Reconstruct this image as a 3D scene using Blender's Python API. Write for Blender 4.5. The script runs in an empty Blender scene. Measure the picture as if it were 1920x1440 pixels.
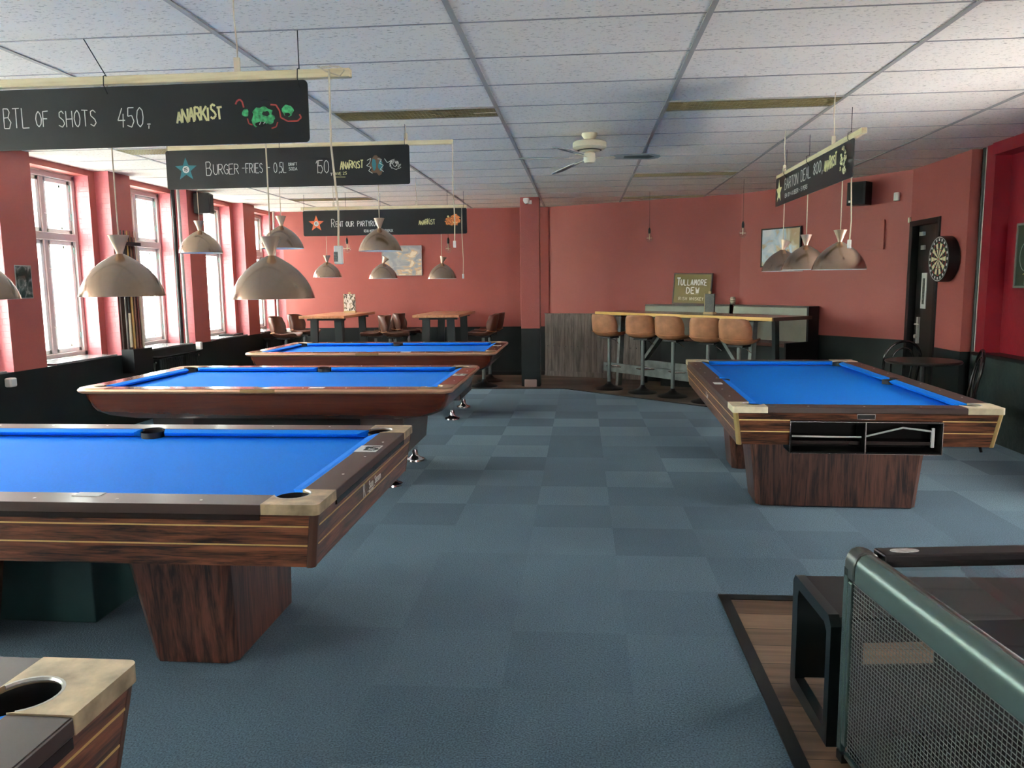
import bpy, bmesh, math, random
from mathutils import Vector, Matrix
random.seed(7)
SC = bpy.context.scene
COL = SC.collection
PI = math.pi
H = 1.53      # camera height
CE = 2.78     # ceiling height

# ------------------------------------------------------------------ camera
F = 1460.0; RHO = -0.0117
pitch = math.atan((720 - 532.5) / F)
yaw = math.atan(math.cos(pitch) * (1092 - 960) / F)
fwd = Vector((-math.sin(yaw) * math.cos(pitch), math.cos(yaw) * math.cos(pitch), -math.sin(pitch)))
r0 = Vector((math.cos(yaw), math.sin(yaw), 0)); u0 = r0.cross(fwd)
a_ = -RHO
Rv = r0 * math.cos(a_) - u0 * math.sin(a_); Uv = u0 * math.cos(a_) + r0 * math.sin(a_)
cd = bpy.data.cameras.new('camera'); cam = bpy.data.objects.new('camera', cd); COL.objects.link(cam)
cd.sensor_fit = 'HORIZONTAL'; cd.sensor_width = 36; cd.lens = 36 * F / 1920; cd.clip_start = 0.05; cd.clip_end = 200
M = Matrix((Rv, Uv, -fwd)).transposed().to_4x4(); M.translation = Vector((0, 0, H)); cam.matrix_world = M
SC.camera = cam

# ------------------------------------------------------------------ world, light, exposure
W = bpy.data.worlds.new('sky'); SC.world = W; W.use_nodes = True
wn = W.node_tree; bg = wn.nodes['Background']
bg.inputs[0].default_value = (1.0, 0.965, 0.92, 1); bg.inputs[1].default_value = 15.0
SC.view_settings.view_transform = 'Standard'; SC.view_settings.look = 'None'
SC.view_settings.gamma = 1; SC.view_settings.use_curve_mapping = False
SC.view_settings.exposure = 1.6
SC.cycles.max_bounces = 10; SC.cycles.diffuse_bounces = 6; SC.cycles.sample_clamp_indirect = 6
SC.cycles.caustics_reflective = False; SC.cycles.caustics_refractive = False

# recesses of the window wall: (near edge, far edge) in y
WIN = [(-1.45, -0.15), (0.25, 1.5), (1.9, 3.18), (3.58, 4.83), (5.23, 6.5), (6.94, 8.15), (8.55, 9.82), (10.25, 11.51), (11.92, 13.05)]
BWIN = [(2.2, 3.2)]

# ------------------------------------------------------------------ materials
MATS = {}
def mat(name, col, rough=0.6, metal=0.0, noise=None, bump=None, spec=None, aniso=0, coat=0, trans=0, alpha=None):
    """noise=(scale, amount, stretch xyz) varies the colour; bump=(scale, strength)"""
    if name in MATS: return MATS[name]
    m = bpy.data.materials.new(name); m.use_nodes = True; MATS[name] = m
    nt = m.node_tree; b = nt.nodes['Principled BSDF']
    b.inputs['Base Color'].default_value = (*col, 1); b.inputs['Roughness'].default_value = rough; b.inputs['Metallic'].default_value = metal
    if spec is not None: b.inputs['Specular IOR Level'].default_value = spec
    if coat: b.inputs['Coat Weight'].default_value = coat; b.inputs['Coat Roughness'].default_value = 0.12
    if aniso: b.inputs['Anisotropic'].default_value = aniso
    if trans: b.inputs['Transmission Weight'].default_value = trans; b.inputs['IOR'].default_value = 1.45
    if alpha is not None: b.inputs['Alpha'].default_value = alpha
    tc = nt.nodes.new('ShaderNodeTexCoord')
    if noise:
        mp = nt.nodes.new('ShaderNodeMapping'); mp.inputs['Scale'].default_value = noise[2] if len(noise) > 2 else (1, 1, 1)
        nz = nt.nodes.new('ShaderNodeTexNoise'); nz.inputs['Scale'].default_value = noise[0]; nz.inputs['Detail'].default_value = 5
        nt.links.new(tc.outputs['Object'], mp.inputs[0]); nt.links.new(mp.outputs[0], nz.inputs['Vector'])
        cr = nt.nodes.new('ShaderNodeValToRGB'); k = noise[1]
        cr.color_ramp.elements[0].position = 0.3; cr.color_ramp.elements[1].position = 0.7
        cr.color_ramp.elements[0].color = (*[c * (1 - k) for c in col], 1); cr.color_ramp.elements[1].color = (*[min(1, c * (1 + k)) for c in col], 1)
        nt.links.new(nz.outputs[0], cr.inputs[0]); nt.links.new(cr.outputs[0], b.inputs['Base Color'])
    if bump:
        nz = nt.nodes.new('ShaderNodeTexNoise'); nz.inputs['Scale'].default_value = bump[0]; nz.inputs['Detail'].default_value = 3
        nt.links.new(tc.outputs['Object'], nz.inputs['Vector'])
        bp = nt.nodes.new('ShaderNodeBump'); bp.inputs['Strength'].default_value = bump[1]; bp.inputs['Distance'].default_value = 0.01
        nt.links.new(nz.outputs[0], bp.inputs['Height']); nt.links.new(bp.outputs[0], b.inputs['Normal'])
    return m

def math_n(nt, op, a, b=None):
    n = nt.nodes.new('ShaderNodeMath'); n.operation = op
    for i, v in enumerate((a, b)):
        if v is None: continue
        if isinstance(v, (int, float)): n.inputs[i].default_value = v
        else: nt.links.new(v, n.inputs[i])
    return n.outputs[0]

def wood(name, dark, light, axis, scale=1.0, rough=0.4, coat=0.0, bands=6.0):
    """streaky veneer with its grain running along axis (0,1,2)"""
    if name in MATS: return MATS[name]
    m = bpy.data.materials.new(name); m.use_nodes = True; MATS[name] = m
    nt = m.node_tree; b = nt.nodes['Principled BSDF']; b.inputs['Roughness'].default_value = rough
    if coat: b.inputs['Coat Weight'].default_value = coat; b.inputs['Coat Roughness'].default_value = 0.15
    tc = nt.nodes.new('ShaderNodeTexCoord'); mp = nt.nodes.new('ShaderNodeMapping')
    s = [9.0 * scale] * 3; s[axis] = 0.75 * scale; mp.inputs['Scale'].default_value = s
    nt.links.new(tc.outputs['Object'], mp.inputs[0])
    n1 = nt.nodes.new('ShaderNodeTexNoise'); n1.inputs['Scale'].default_value = bands / 3; n1.inputs['Detail'].default_value = 8; n1.inputs['Distortion'].default_value = 0.9; n1.inputs['Roughness'].default_value = 0.65
    nt.links.new(mp.outputs[0], n1.inputs['Vector'])
    mp2 = nt.nodes.new('ShaderNodeMapping'); s2 = [60.0 * scale] * 3; s2[axis] = 3 * scale; mp2.inputs['Scale'].default_value = s2
    nt.links.new(tc.outputs['Object'], mp2.inputs[0])
    n2 = nt.nodes.new('ShaderNodeTexNoise'); n2.inputs['Scale'].default_value = 2; n2.inputs['Detail'].default_value = 3
    nt.links.new(mp2.outputs[0], n2.inputs['Vector'])
    v = math_n(nt, 'ADD', math_n(nt, 'MULTIPLY', n1.outputs[0], 0.75), math_n(nt, 'MULTIPLY', n2.outputs[0], 0.25))
    cr = nt.nodes.new('ShaderNodeValToRGB'); e = cr.color_ramp.elements
    e[0].position = 0.40; e[0].color = (*dark, 1); e[1].position = 0.60; e[1].color = (*light, 1)
    nt.links.new(v, cr.inputs[0]); nt.links.new(cr.outputs[0], b.inputs['Base Color'])
    return m

def planks(name, dark, light, axis, width, length, rough=0.5, off=(0, 0)):
    """plank floor: boards of width x length, grain along axis (0 or 1)"""
    m = bpy.data.materials.new(name); m.use_nodes = True; MATS[name] = m
    nt = m.node_tree; b = nt.nodes['Principled BSDF']; b.inputs['Roughness'].default_value = rough
    tc = nt.nodes.new('ShaderNodeTexCoord'); sp = nt.nodes.new('ShaderNodeSeparateXYZ'); nt.links.new(tc.outputs['Object'], sp.inputs[0])
    A = sp.outputs[axis]; B = sp.outputs[1 - axis]
    row = math_n(nt, 'FLOOR', math_n(nt, 'DIVIDE', B, width))
    sh = math_n(nt, 'ADD', math_n(nt, 'DIVIDE', A, length), math_n(nt, 'MULTIPLY', row, 0.37))
    cm = nt.nodes.new('ShaderNodeCombineXYZ'); nt.links.new(row, cm.inputs[0]); nt.links.new(math_n(nt, 'FLOOR', sh), cm.inputs[1])
    wn_ = nt.nodes.new('ShaderNodeTexWhiteNoise'); wn_.noise_dimensions = '3D'; nt.links.new(cm.outputs[0], wn_.inputs['Vector'])
    mp = nt.nodes.new('ShaderNodeMapping'); s = [14.0, 14.0, 1]; s[axis] = 1.0; mp.inputs['Scale'].default_value = s
    nt.links.new(tc.outputs['Object'], mp.inputs[0])
    nz = nt.nodes.new('ShaderNodeTexNoise'); nz.inputs['Scale'].default_value = 2.2; nz.inputs['Detail'].default_value = 6; nz.inputs['Distortion'].default_value = 0.6
    nt.links.new(mp.outputs[0], nz.inputs['Vector'])
    v = math_n(nt, 'ADD', math_n(nt, 'MULTIPLY', nz.outputs[0], 0.65), math_n(nt, 'MULTIPLY', wn_.outputs['Value'], 0.35))
    cr = nt.nodes.new('ShaderNodeValToRGB'); e = cr.color_ramp.elements
    e[0].position = 0.3; e[0].color = (*dark, 1); e[1].position = 0.7; e[1].color = (*light, 1)
    nt.links.new(v, cr.inputs[0])
    g = math_n(nt, 'LESS_THAN', math_n(nt, 'FRACT', math_n(nt, 'DIVIDE', B, width)), 0.03)
    mx = nt.nodes.new('ShaderNodeMix'); mx.data_type = 'RGBA'; mx.inputs['B'].default_value = (*[c * 0.4 for c in dark], 1)
    nt.links.new(g, mx.inputs['Factor']); nt.links.new(cr.outputs[0], mx.inputs['A']); nt.links.new(mx.outputs['Result'], b.inputs['Base Color'])
    return m

def carpet_mat():
    m = bpy.data.materials.new('carpet_tiles'); m.use_nodes = True; nt = m.node_tree; b = nt.nodes['Principled BSDF']
    b.inputs['Roughness'].default_value = 0.95; b.inputs['Specular IOR Level'].default_value = 0.15
    b.inputs['Sheen Weight'].default_value = 0.25; b.inputs['Sheen Tint'].default_value = (0.6, 0.8, 1, 1)
    tc = nt.nodes.new('ShaderNodeTexCoord'); sp = nt.nodes.new('ShaderNodeSeparateXYZ'); nt.links.new(tc.outputs['Object'], sp.inputs[0])
    X = math_n(nt, 'DIVIDE', math_n(nt, 'ADD', sp.outputs[0], 20.0 + 0.305), 0.5); Y = math_n(nt, 'DIVIDE', math_n(nt, 'ADD', sp.outputs[1], 20.0 + CARPET_Y), 0.5)
    cm = nt.nodes.new('ShaderNodeCombineXYZ'); nt.links.new(math_n(nt, 'FLOOR', X), cm.inputs[0]); nt.links.new(math_n(nt, 'FLOOR', Y), cm.inputs[1])
    wn_ = nt.nodes.new('ShaderNodeTexWhiteNoise'); wn_.noise_dimensions = '2D'; nt.links.new(cm.outputs[0], wn_.inputs['Vector'])
    cr = nt.nodes.new('ShaderNodeValToRGB'); cr.color_ramp.interpolation = 'CONSTANT'; e = cr.color_ramp.elements
    cols = [(0, (0.045, 0.080, 0.100)), (0.30, (0.062, 0.106, 0.130)), (0.55, (0.082, 0.135, 0.162)), (0.82, (0.103, 0.162, 0.188))]
    e[0].color = (*cols[0][1], 1); e[1].position = cols[1][0]; e[1].color = (*cols[1][1], 1)
    for p, c in cols[2:]:
        q = e.new(p); q.color = (*c, 1)
    chk = math_n(nt, 'MODULO', math_n(nt, 'ADD', math_n(nt, 'FLOOR', X), math_n(nt, 'FLOOR', Y)), 2.0)
    nt.links.new(math_n(nt, 'ADD', math_n(nt, 'MULTIPLY', wn_.outputs['Value'], 0.72), math_n(nt, 'MULTIPLY', chk, 0.28)), cr.inputs[0])
    # tile tones blend into one even, darker colour towards the camera
    nz = nt.nodes.new('ShaderNodeTexNoise'); nz.inputs['Scale'].default_value = 150; nz.inputs['Detail'].default_value = 2
    nt.links.new(tc.outputs['Object'], nz.inputs['Vector'])
    nz2 = nt.nodes.new('ShaderNodeTexNoise'); nz2.inputs['Scale'].default_value = 0.9; nz2.inputs['Detail'].default_value = 4
    nt.links.new(tc.outputs['Object'], nz2.inputs['Vector'])
    f = math_n(nt, 'ADD', math_n(nt, 'MULTIPLY', nz.outputs[0], 3.0), math_n(nt, 'ADD', math_n(nt, 'MULTIPLY', nz2.outputs[0], 1.0), -0.9))
    near_blend = nt.nodes.new('ShaderNodeMapRange'); near_blend.inputs['From Min'].default_value = 3.8; near_blend.inputs['From Max'].default_value = 6.6
    near_blend.inputs['To Min'].default_value = 0.72; near_blend.inputs['To Max'].default_value = 0.0; nt.links.new(sp.outputs[1], near_blend.inputs['Value'])
    mx = nt.nodes.new('ShaderNodeMix'); mx.data_type = 'RGBA'; mx.inputs['B'].default_value = (0.052, 0.092, 0.122, 1)
    nt.links.new(near_blend.outputs[0], mx.inputs['Factor']); nt.links.new(cr.outputs[0], mx.inputs['A'])
    vm = nt.nodes.new('ShaderNodeVectorMath'); vm.operation = 'SCALE'; nt.links.new(mx.outputs['Result'], vm.inputs[0]); nt.links.new(f, vm.inputs['Scale'])
    nt.links.new(vm.outputs[0], b.inputs['Base Color'])
    bp = nt.nodes.new('ShaderNodeBump'); bp.inputs['Strength'].default_value = 0.7; bp.inputs['Distance'].default_value = 0.004
    nt.links.new(nz.outputs[0], bp.inputs['Height']); nt.links.new(bp.outputs[0], b.inputs['Normal'])
    return m
CARPET_Y = 0.22

def ceiling_mat():
    m = bpy.data.materials.new('mineral_tile'); m.use_nodes = True; nt = m.node_tree; b = nt.nodes['Principled BSDF']
    b.inputs['Roughness'].default_value = 0.9; b.inputs['Specular IOR Level'].default_value = 0.1
    tc = nt.nodes.new('ShaderNodeTexCoord')
    nz = nt.nodes.new('ShaderNodeTexNoise'); nz.inputs['Scale'].default_value = 75; nz.inputs['Detail'].default_value = 2
    mp = nt.nodes.new('ShaderNodeMapping'); mp.inputs['Scale'].default_value = (0.6, 1.4, 1)
    nt.links.new(tc.outputs['Object'], mp.inputs[0]); nt.links.new(mp.outputs[0], nz.inputs['Vector'])
    cr = nt.nodes.new('ShaderNodeValToRGB'); e = cr.color_ramp.elements
    e[0].position = 0.30; e[0].color = (0.52, 0.48, 0.43, 1); e[1].position = 0.40; e[1].color = (0.92, 0.87, 0.80, 1)
    nt.links.new(nz.outputs[0], cr.inputs[0])
    n2 = nt.nodes.new('ShaderNodeTexNoise'); n2.inputs['Scale'].default_value = 0.5; n2.inputs['Detail'].default_value = 3
    nt.links.new(tc.outputs['Object'], n2.inputs['Vector'])
    vm = nt.nodes.new('ShaderNodeVectorMath'); vm.operation = 'SCALE'
    nt.links.new(cr.outputs[0], vm.inputs[0]); nt.links.new(math_n(nt, 'ADD', math_n(nt, 'MULTIPLY', n2.outputs[0], 0.25), 0.87), vm.inputs['Scale'])
    nt.links.new(vm.outputs[0], b.inputs['Base Color'])
    return m

def brick_mat():
    m = bpy.data.materials.new('painted_brick_lit'); m.use_nodes = True; nt = m.node_tree; b = nt.nodes['Principled BSDF']
    b.inputs['Roughness'].default_value = 0.38; b.inputs['Base Color'].default_value = (0.60, 0.17, 0.19, 1)  # painted brick; pinker, lighter base colour carries window light on the reveals
    tc = nt.nodes.new('ShaderNodeTexCoord'); sp = nt.nodes.new('ShaderNodeSeparateXYZ'); nt.links.new(tc.outputs['Object'], sp.inputs[0])
    cm = nt.nodes.new('ShaderNodeCombineXYZ'); nt.links.new(math_n(nt, 'ADD', sp.outputs[0], sp.outputs[1]), cm.inputs[0]); nt.links.new(sp.outputs[2], cm.inputs[1])
    br = nt.nodes.new('ShaderNodeTexBrick'); br.inputs['Scale'].default_value = 4.5; br.inputs['Mortar Size'].default_value = 0.012; br.inputs['Mortar Smooth'].default_value = 1
    br.inputs['Color1'].default_value = (1, 1, 1, 1); br.inputs['Color2'].default_value = (1, 1, 1, 1); br.inputs['Mortar'].default_value = (0, 0, 0, 1)
    nt.links.new(cm.outputs[0], br.inputs['Vector'])
    nz = nt.nodes.new('ShaderNodeTexNoise'); nz.inputs['Scale'].default_value = 14; nt.links.new(tc.outputs['Object'], nz.inputs['Vector'])
    hgt = math_n(nt, 'ADD', math_n(nt, 'MULTIPLY', br.outputs['Fac'], -0.5), math_n(nt, 'MULTIPLY', nz.outputs[0], 0.8))
    bp = nt.nodes.new('ShaderNodeBump'); bp.inputs['Strength'].default_value = 0.45; bp.inputs['Distance'].default_value = 0.015
    nt.links.new(hgt, bp.inputs['Height']); nt.links.new(bp.outputs[0], b.inputs['Normal'])
    return m

def dart_mat():
    m = bpy.data.materials.new('dartboard_face'); m.use_nodes = True; nt = m.node_tree; b = nt.nodes['Principled BSDF']; b.inputs['Roughness'].default_value = 0.8
    tc = nt.nodes.new('ShaderNodeTexCoord'); sp = nt.nodes.new('ShaderNodeSeparateXYZ'); nt.links.new(tc.outputs['Object'], sp.inputs[0])
    y, z = sp.outputs[1], sp.outputs[2]
    r = math_n(nt, 'SQRT', math_n(nt, 'ADD', math_n(nt, 'MULTIPLY', y, y), math_n(nt, 'MULTIPLY', z, z)))
    ang = math_n(nt, 'DIVIDE', math_n(nt, 'ARCTAN2', y, z), PI / 10)
    seg = math_n(nt, 'MODULO', math_n(nt, 'FLOOR', math_n(nt, 'ADD', ang, 40.5)), 2.0)
    def mix(f, A, B):
        mx = nt.nodes.new('ShaderNodeMix'); mx.data_type = 'RGBA'; nt.links.new(f, mx.inputs['Factor'])
        for k, v in (('A', A), ('B', B)):
            if isinstance(v, tuple): mx.inputs[k].default_value = (*v, 1)
            else: nt.links.new(v, mx.inputs[k])
        return mx.outputs['Result']
    base = mix(seg, (0.012, 0.012, 0.012), (0.75, 0.68, 0.45))
    rg = mix(seg, (0.45, 0.04, 0.03), (0.05, 0.2, 0.08))
    def band(a, c): return math_n(nt, 'MULTIPLY', math_n(nt, 'GREATER_THAN', r, a), math_n(nt, 'LESS_THAN', r, c))
    c = mix(band(0.099, 0.107), base, rg); c = mix(band(0.162, 0.170), c, rg); c = mix(math_n(nt, 'LESS_THAN', r, 0.012), c, (0.4, 0.05, 0.04))
    out = math_n(nt, 'GREATER_THAN', r, 0.170)
    # the number ring: pale figures on black
    fz = math_n(nt, 'FRACT', math_n(nt, 'ADD', ang, 40.5))
    num = math_n(nt, 'MULTIPLY', math_n(nt, 'MULTIPLY', math_n(nt, 'GREATER_THAN', fz, 0.3), math_n(nt, 'LESS_THAN', fz, 0.7)), band(0.185, 0.210))
    ring = mix(num, (0.012, 0.012, 0.012), (0.7, 0.7, 0.7)); ring = mix(math_n(nt, 'GREATER_THAN', r, 0.219), ring, (0.6, 0.6, 0.6))
    c = mix(out, c, ring); nt.links.new(c, b.inputs['Base Color'])
    return m

def picture_mat(name, stops, scale, seed, stretch=(1, 1, 1)):
    m = bpy.data.materials.new(name); m.use_nodes = True; nt = m.node_tree; b = nt.nodes['Principled BSDF']; b.inputs['Roughness'].default_value = 0.25
    tc = nt.nodes.new('ShaderNodeTexCoord'); mp = nt.nodes.new('ShaderNodeMapping'); mp.inputs['Location'].default_value = (seed, seed * 2, 0); mp.inputs['Scale'].default_value = stretch
    nt.links.new(tc.outputs['Object'], mp.inputs[0])
    nz = nt.nodes.new('ShaderNodeTexNoise'); nz.inputs['Scale'].default_value = scale; nz.inputs['Detail'].default_value = 3; nz.inputs['Distortion'].default_value = 0.8
    nt.links.new(mp.outputs[0], nz.inputs['Vector'])
    cr = nt.nodes.new('ShaderNodeValToRGB'); e = cr.color_ramp.elements; e[0].position = stops[0][0]; e[0].color = (*stops[0][1], 1); e[1].position = stops[-1][0]; e[1].color = (*stops[-1][1], 1)
    for p, c in stops[1:-1]:
        q = e.new(p); q.color = (*c, 1)
    nt.links.new(nz.outputs[0], cr.inputs[0]); nt.links.new(cr.outputs[0], b.inputs['Base Color'])
    return m

RED = mat('red_wall_paint', (0.385, 0.102, 0.088), 0.55, noise=(1.3, 0.06), bump=(60, 0.12), spec=0.35)
BRICK = brick_mat()
CRIM = mat('crimson_gloss_paint', (0.25, 0.011, 0.022), 0.35, noise=(3, 0.15), bump=(9, 0.3))
BLACKP = mat('black_green_wainscot', (0.0075, 0.0125, 0.0125), 0.45, noise=(2.5, 0.35), bump=(7, 0.25), spec=0.35)
ROUGHB = mat('dark_green_render', (0.024, 0.040, 0.037), 0.45, noise=(5, 0.5, (1, 1, 0.5)), bump=(9, 1.0))
WHITEW = mat('window_white_paint', (0.80, 0.86, 0.84), 0.4)
GREYFR = mat('window_grey_frame', (0.50, 0.46, 0.45), 0.5)
CLOTH = mat('blue_cloth', (0.002, 0.200, 0.78), 0.8, noise=(180, 0.08), spec=0.15)
RAILB = mat('brown_rail_laminate', (0.048, 0.028, 0.023), 0.42, noise=(3, 0.25), coat=0.08)
LINER = mat('grey_pocket_rim', (0.50, 0.50, 0.46), 0.3, metal=0.5)
GOLD = mat('gold_stripe', (0.80, 0.60, 0.25), 0.35, metal=0.7)
BRASS = mat('worn_brass_casting', (0.50, 0.40, 0.25), 0.38, metal=0.55, noise=(14, 0.45))
IVORY = mat('pale_brass_casting', (0.72, 0.66, 0.46), 0.38, metal=0.25, noise=(14, 0.2))
CHROME = mat('chrome', (0.75, 0.75, 0.76), 0.18, metal=1)
BLACK = mat('black_plastic', (0.005, 0.005, 0.0055), 0.4, spec=0.35)
RUBBER = mat('black_pocket', (0.006, 0.006, 0.007), 0.6)
SATIN = mat('black_metal', (0.008, 0.010, 0.011), 0.4, spec=0.35)
WHITE = mat('white_plastic', (0.80, 0.80, 0.76), 0.4)
PAPER = mat('white_paper', (0.75, 0.76, 0.74), 0.7)
CREAM = mat('cream_enamel', (0.72, 0.66, 0.50), 0.35)
CORD = mat('beige_cord', (0.62, 0.54, 0.40), 0.6)
BATTEN = wood('pine_batten', (0.62, 0.50, 0.28), (0.80, 0.70, 0.46), 0, rough=0.6)
BATTENY = wood('pine_batten_lengthwise', (0.62, 0.50, 0.28), (0.80, 0.70, 0.46), 1, rough=0.6)
CHALKB = mat('chalkboard_black', (0.0105, 0.0120, 0.0125), 0.36, noise=(2, 0.25), spec=0.4)
CHALK = mat('chalk_white', (0.80, 0.80, 0.76), 0.9)
YELL = mat('pale_yellow_paint', (0.80, 0.75, 0.38), 0.8)
TEAL = mat('teal_star', (0.03, 0.20, 0.24), 0.6); ORNG = mat('orange_star', (0.85, 0.16, 0.05), 0.6)
GREEN = mat('green_artwork', (0.05, 0.36, 0.13), 0.6, noise=(60, 0.7)); REDA = mat('red_artwork', (0.50, 0.06, 0.05), 0.6); ORA = mat('orange_artwork', (0.75, 0.20, 0.05), 0.6, noise=(50, 0.5))
BROWNA = mat('brown_artwork', (0.16, 0.09, 0.05), 0.6)
ROSEX = wood('rosewood_lengthwise', (0.012, 0.006, 0.005), (0.250, 0.092, 0.045), 0, 1.6, 0.33, 0.3)
ROSEY = wood('rosewood_crosswise', (0.012, 0.006, 0.005), (0.250, 0.092, 0.045), 1, 1.6, 0.33, 0.3)
ROSEZ = wood('rosewood_upright', (0.014, 0.007, 0.006), (0.150, 0.058, 0.036), 2, 1.1, 0.36, 0.3)
MAHOG = wood('mahogany', (0.065, 0.013, 0.006), (0.120, 0.025, 0.010), 0, 0.5, 0.25, 0.5)
MAHOGR = mat('mahogany_rail', (0.13, 0.035, 0.022), 0.22, noise=(5, 0.2), coat=0.5)
COPTRIM = mat('copper_coloured_rail_trim', (0.62, 0.36, 0.24), 0.3, metal=0.6)
BRONZE = mat('bronze_corner_casting', (0.33, 0.22, 0.11), 0.3, metal=0.7, noise=(10, 0.25))
COPPER = mat('brushed_copper', (0.43, 0.31, 0.235), 0.22, metal=1.0)
LEATH = mat('tan_leather', (0.40, 0.180, 0.092), 0.42, noise=(9, 0.22), bump=(120, 0.15))
LEATHD = mat('dark_brown_leather', (0.115, 0.042, 0.026), 0.36, noise=(9, 0.25))
SEAM = mat('tan_piping', (0.50, 0.22, 0.10), 0.5)
POLEM = mat('grey_green_tube', (0.16, 0.19, 0.185), 0.35, metal=0.5)
BARTOP = wood('varnished_bar_top', (0.20, 0.09, 0.04), (0.42, 0.22, 0.11), 0, 0.8, 0.25, 0.4)
BAREDGE = wood('yellow_pine_edge', (0.70, 0.42, 0.10), (0.88, 0.60, 0.20), 0, 0.6, 0.5)
HITOP = wood('orange_pine_top', (0.46, 0.20, 0.09), (0.68, 0.34, 0.17), 1, 0.8, 0.35, 0.3)
GREYW = wood('weathered_grey_board', (0.120, 0.100, 0.088), (0.270, 0.230, 0.200), 2, 0.9, 0.6)
GREYL = mat('grey_green_timber', (0.16, 0.19, 0.18), 0.6, noise=(8, 0.3))
BENCHB = mat('grey_green_vinyl', (0.33, 0.36, 0.29), 0.42, noise=(4, 0.12))
BENCHS = wood('brown_bench_seat', (0.10, 0.045, 0.032), (0.20, 0.09, 0.06), 0, 0.8, 0.4)
DARKT = mat('dark_leg_paint', (0.014, 0.021, 0.021), 0.5)
GMET = mat('grey_green_metallic', (0.105, 0.155, 0.145), 0.27, metal=0.55)
GMESH = mat('grey_mesh_wire', (0.19, 0.22, 0.21), 0.4, metal=0.5)
FBLACK = mat('dark_game_cabinet', (0.018, 0.018, 0.019), 0.5)
FRED = mat('dark_red_panel', (0.16, 0.02, 0.025), 0.5)
LOUV = mat('olive_louvre', (0.30, 0.25, 0.12), 0.4, metal=0.4)
TBAR = mat('ceiling_runner', (0.36, 0.35, 0.34), 0.5)
TBAR2 = mat('ceiling_cross_runner', (0.30, 0.295, 0.29), 0.5)
TEALBOX = mat('teal_black_board', (0.016, 0.045, 0.045), 0.4, noise=(3, 0.4))
CARPET = carpet_mat(); CEILM = ceiling_mat(); DART = dart_mat()
WOODF = planks('dark_plank_floor', (0.085, 0.060, 0.045), (0.235, 0.170, 0.125), 0, 0.15, 1.2, 0.45)
MATF = planks('oak_vinyl_floor', (0.100, 0.060, 0.038), (0.280, 0.185, 0.120), 0, 0.16, 1.2, 0.4)
GLASS = bpy.data.materials.new('clear_glass'); GLASS.use_nodes = True
_n = GLASS.node_tree; _n.nodes.remove(_n.nodes['Principled BSDF'])
_t = _n.nodes.new('ShaderNodeBsdfTransparent'); _t.inputs[0].default_value = (0.93, 0.97, 0.96, 1); _g = _n.nodes.new('ShaderNodeBsdfGlossy'); _g.inputs['Roughness'].default_value = 0.02
_l = _n.nodes.new('ShaderNodeLayerWeight'); _l.inputs[0].default_value = 0.5; _p = math_n(_n, 'POWER', _l.outputs['Facing'], 4.0); _f = math_n(_n, 'ADD', math_n(_n, 'MULTIPLY', _p, 0.55), 0.03); _m = _n.nodes.new('ShaderNodeMixShader')
_n.links.new(_f, _m.inputs[0]); _n.links.new(_t.outputs[0], _m.inputs[1]); _n.links.new(_g.outputs[0], _m.inputs[2]); _n.links.new(_m.outputs[0], _n.nodes['Material Output'].inputs[0])

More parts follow.
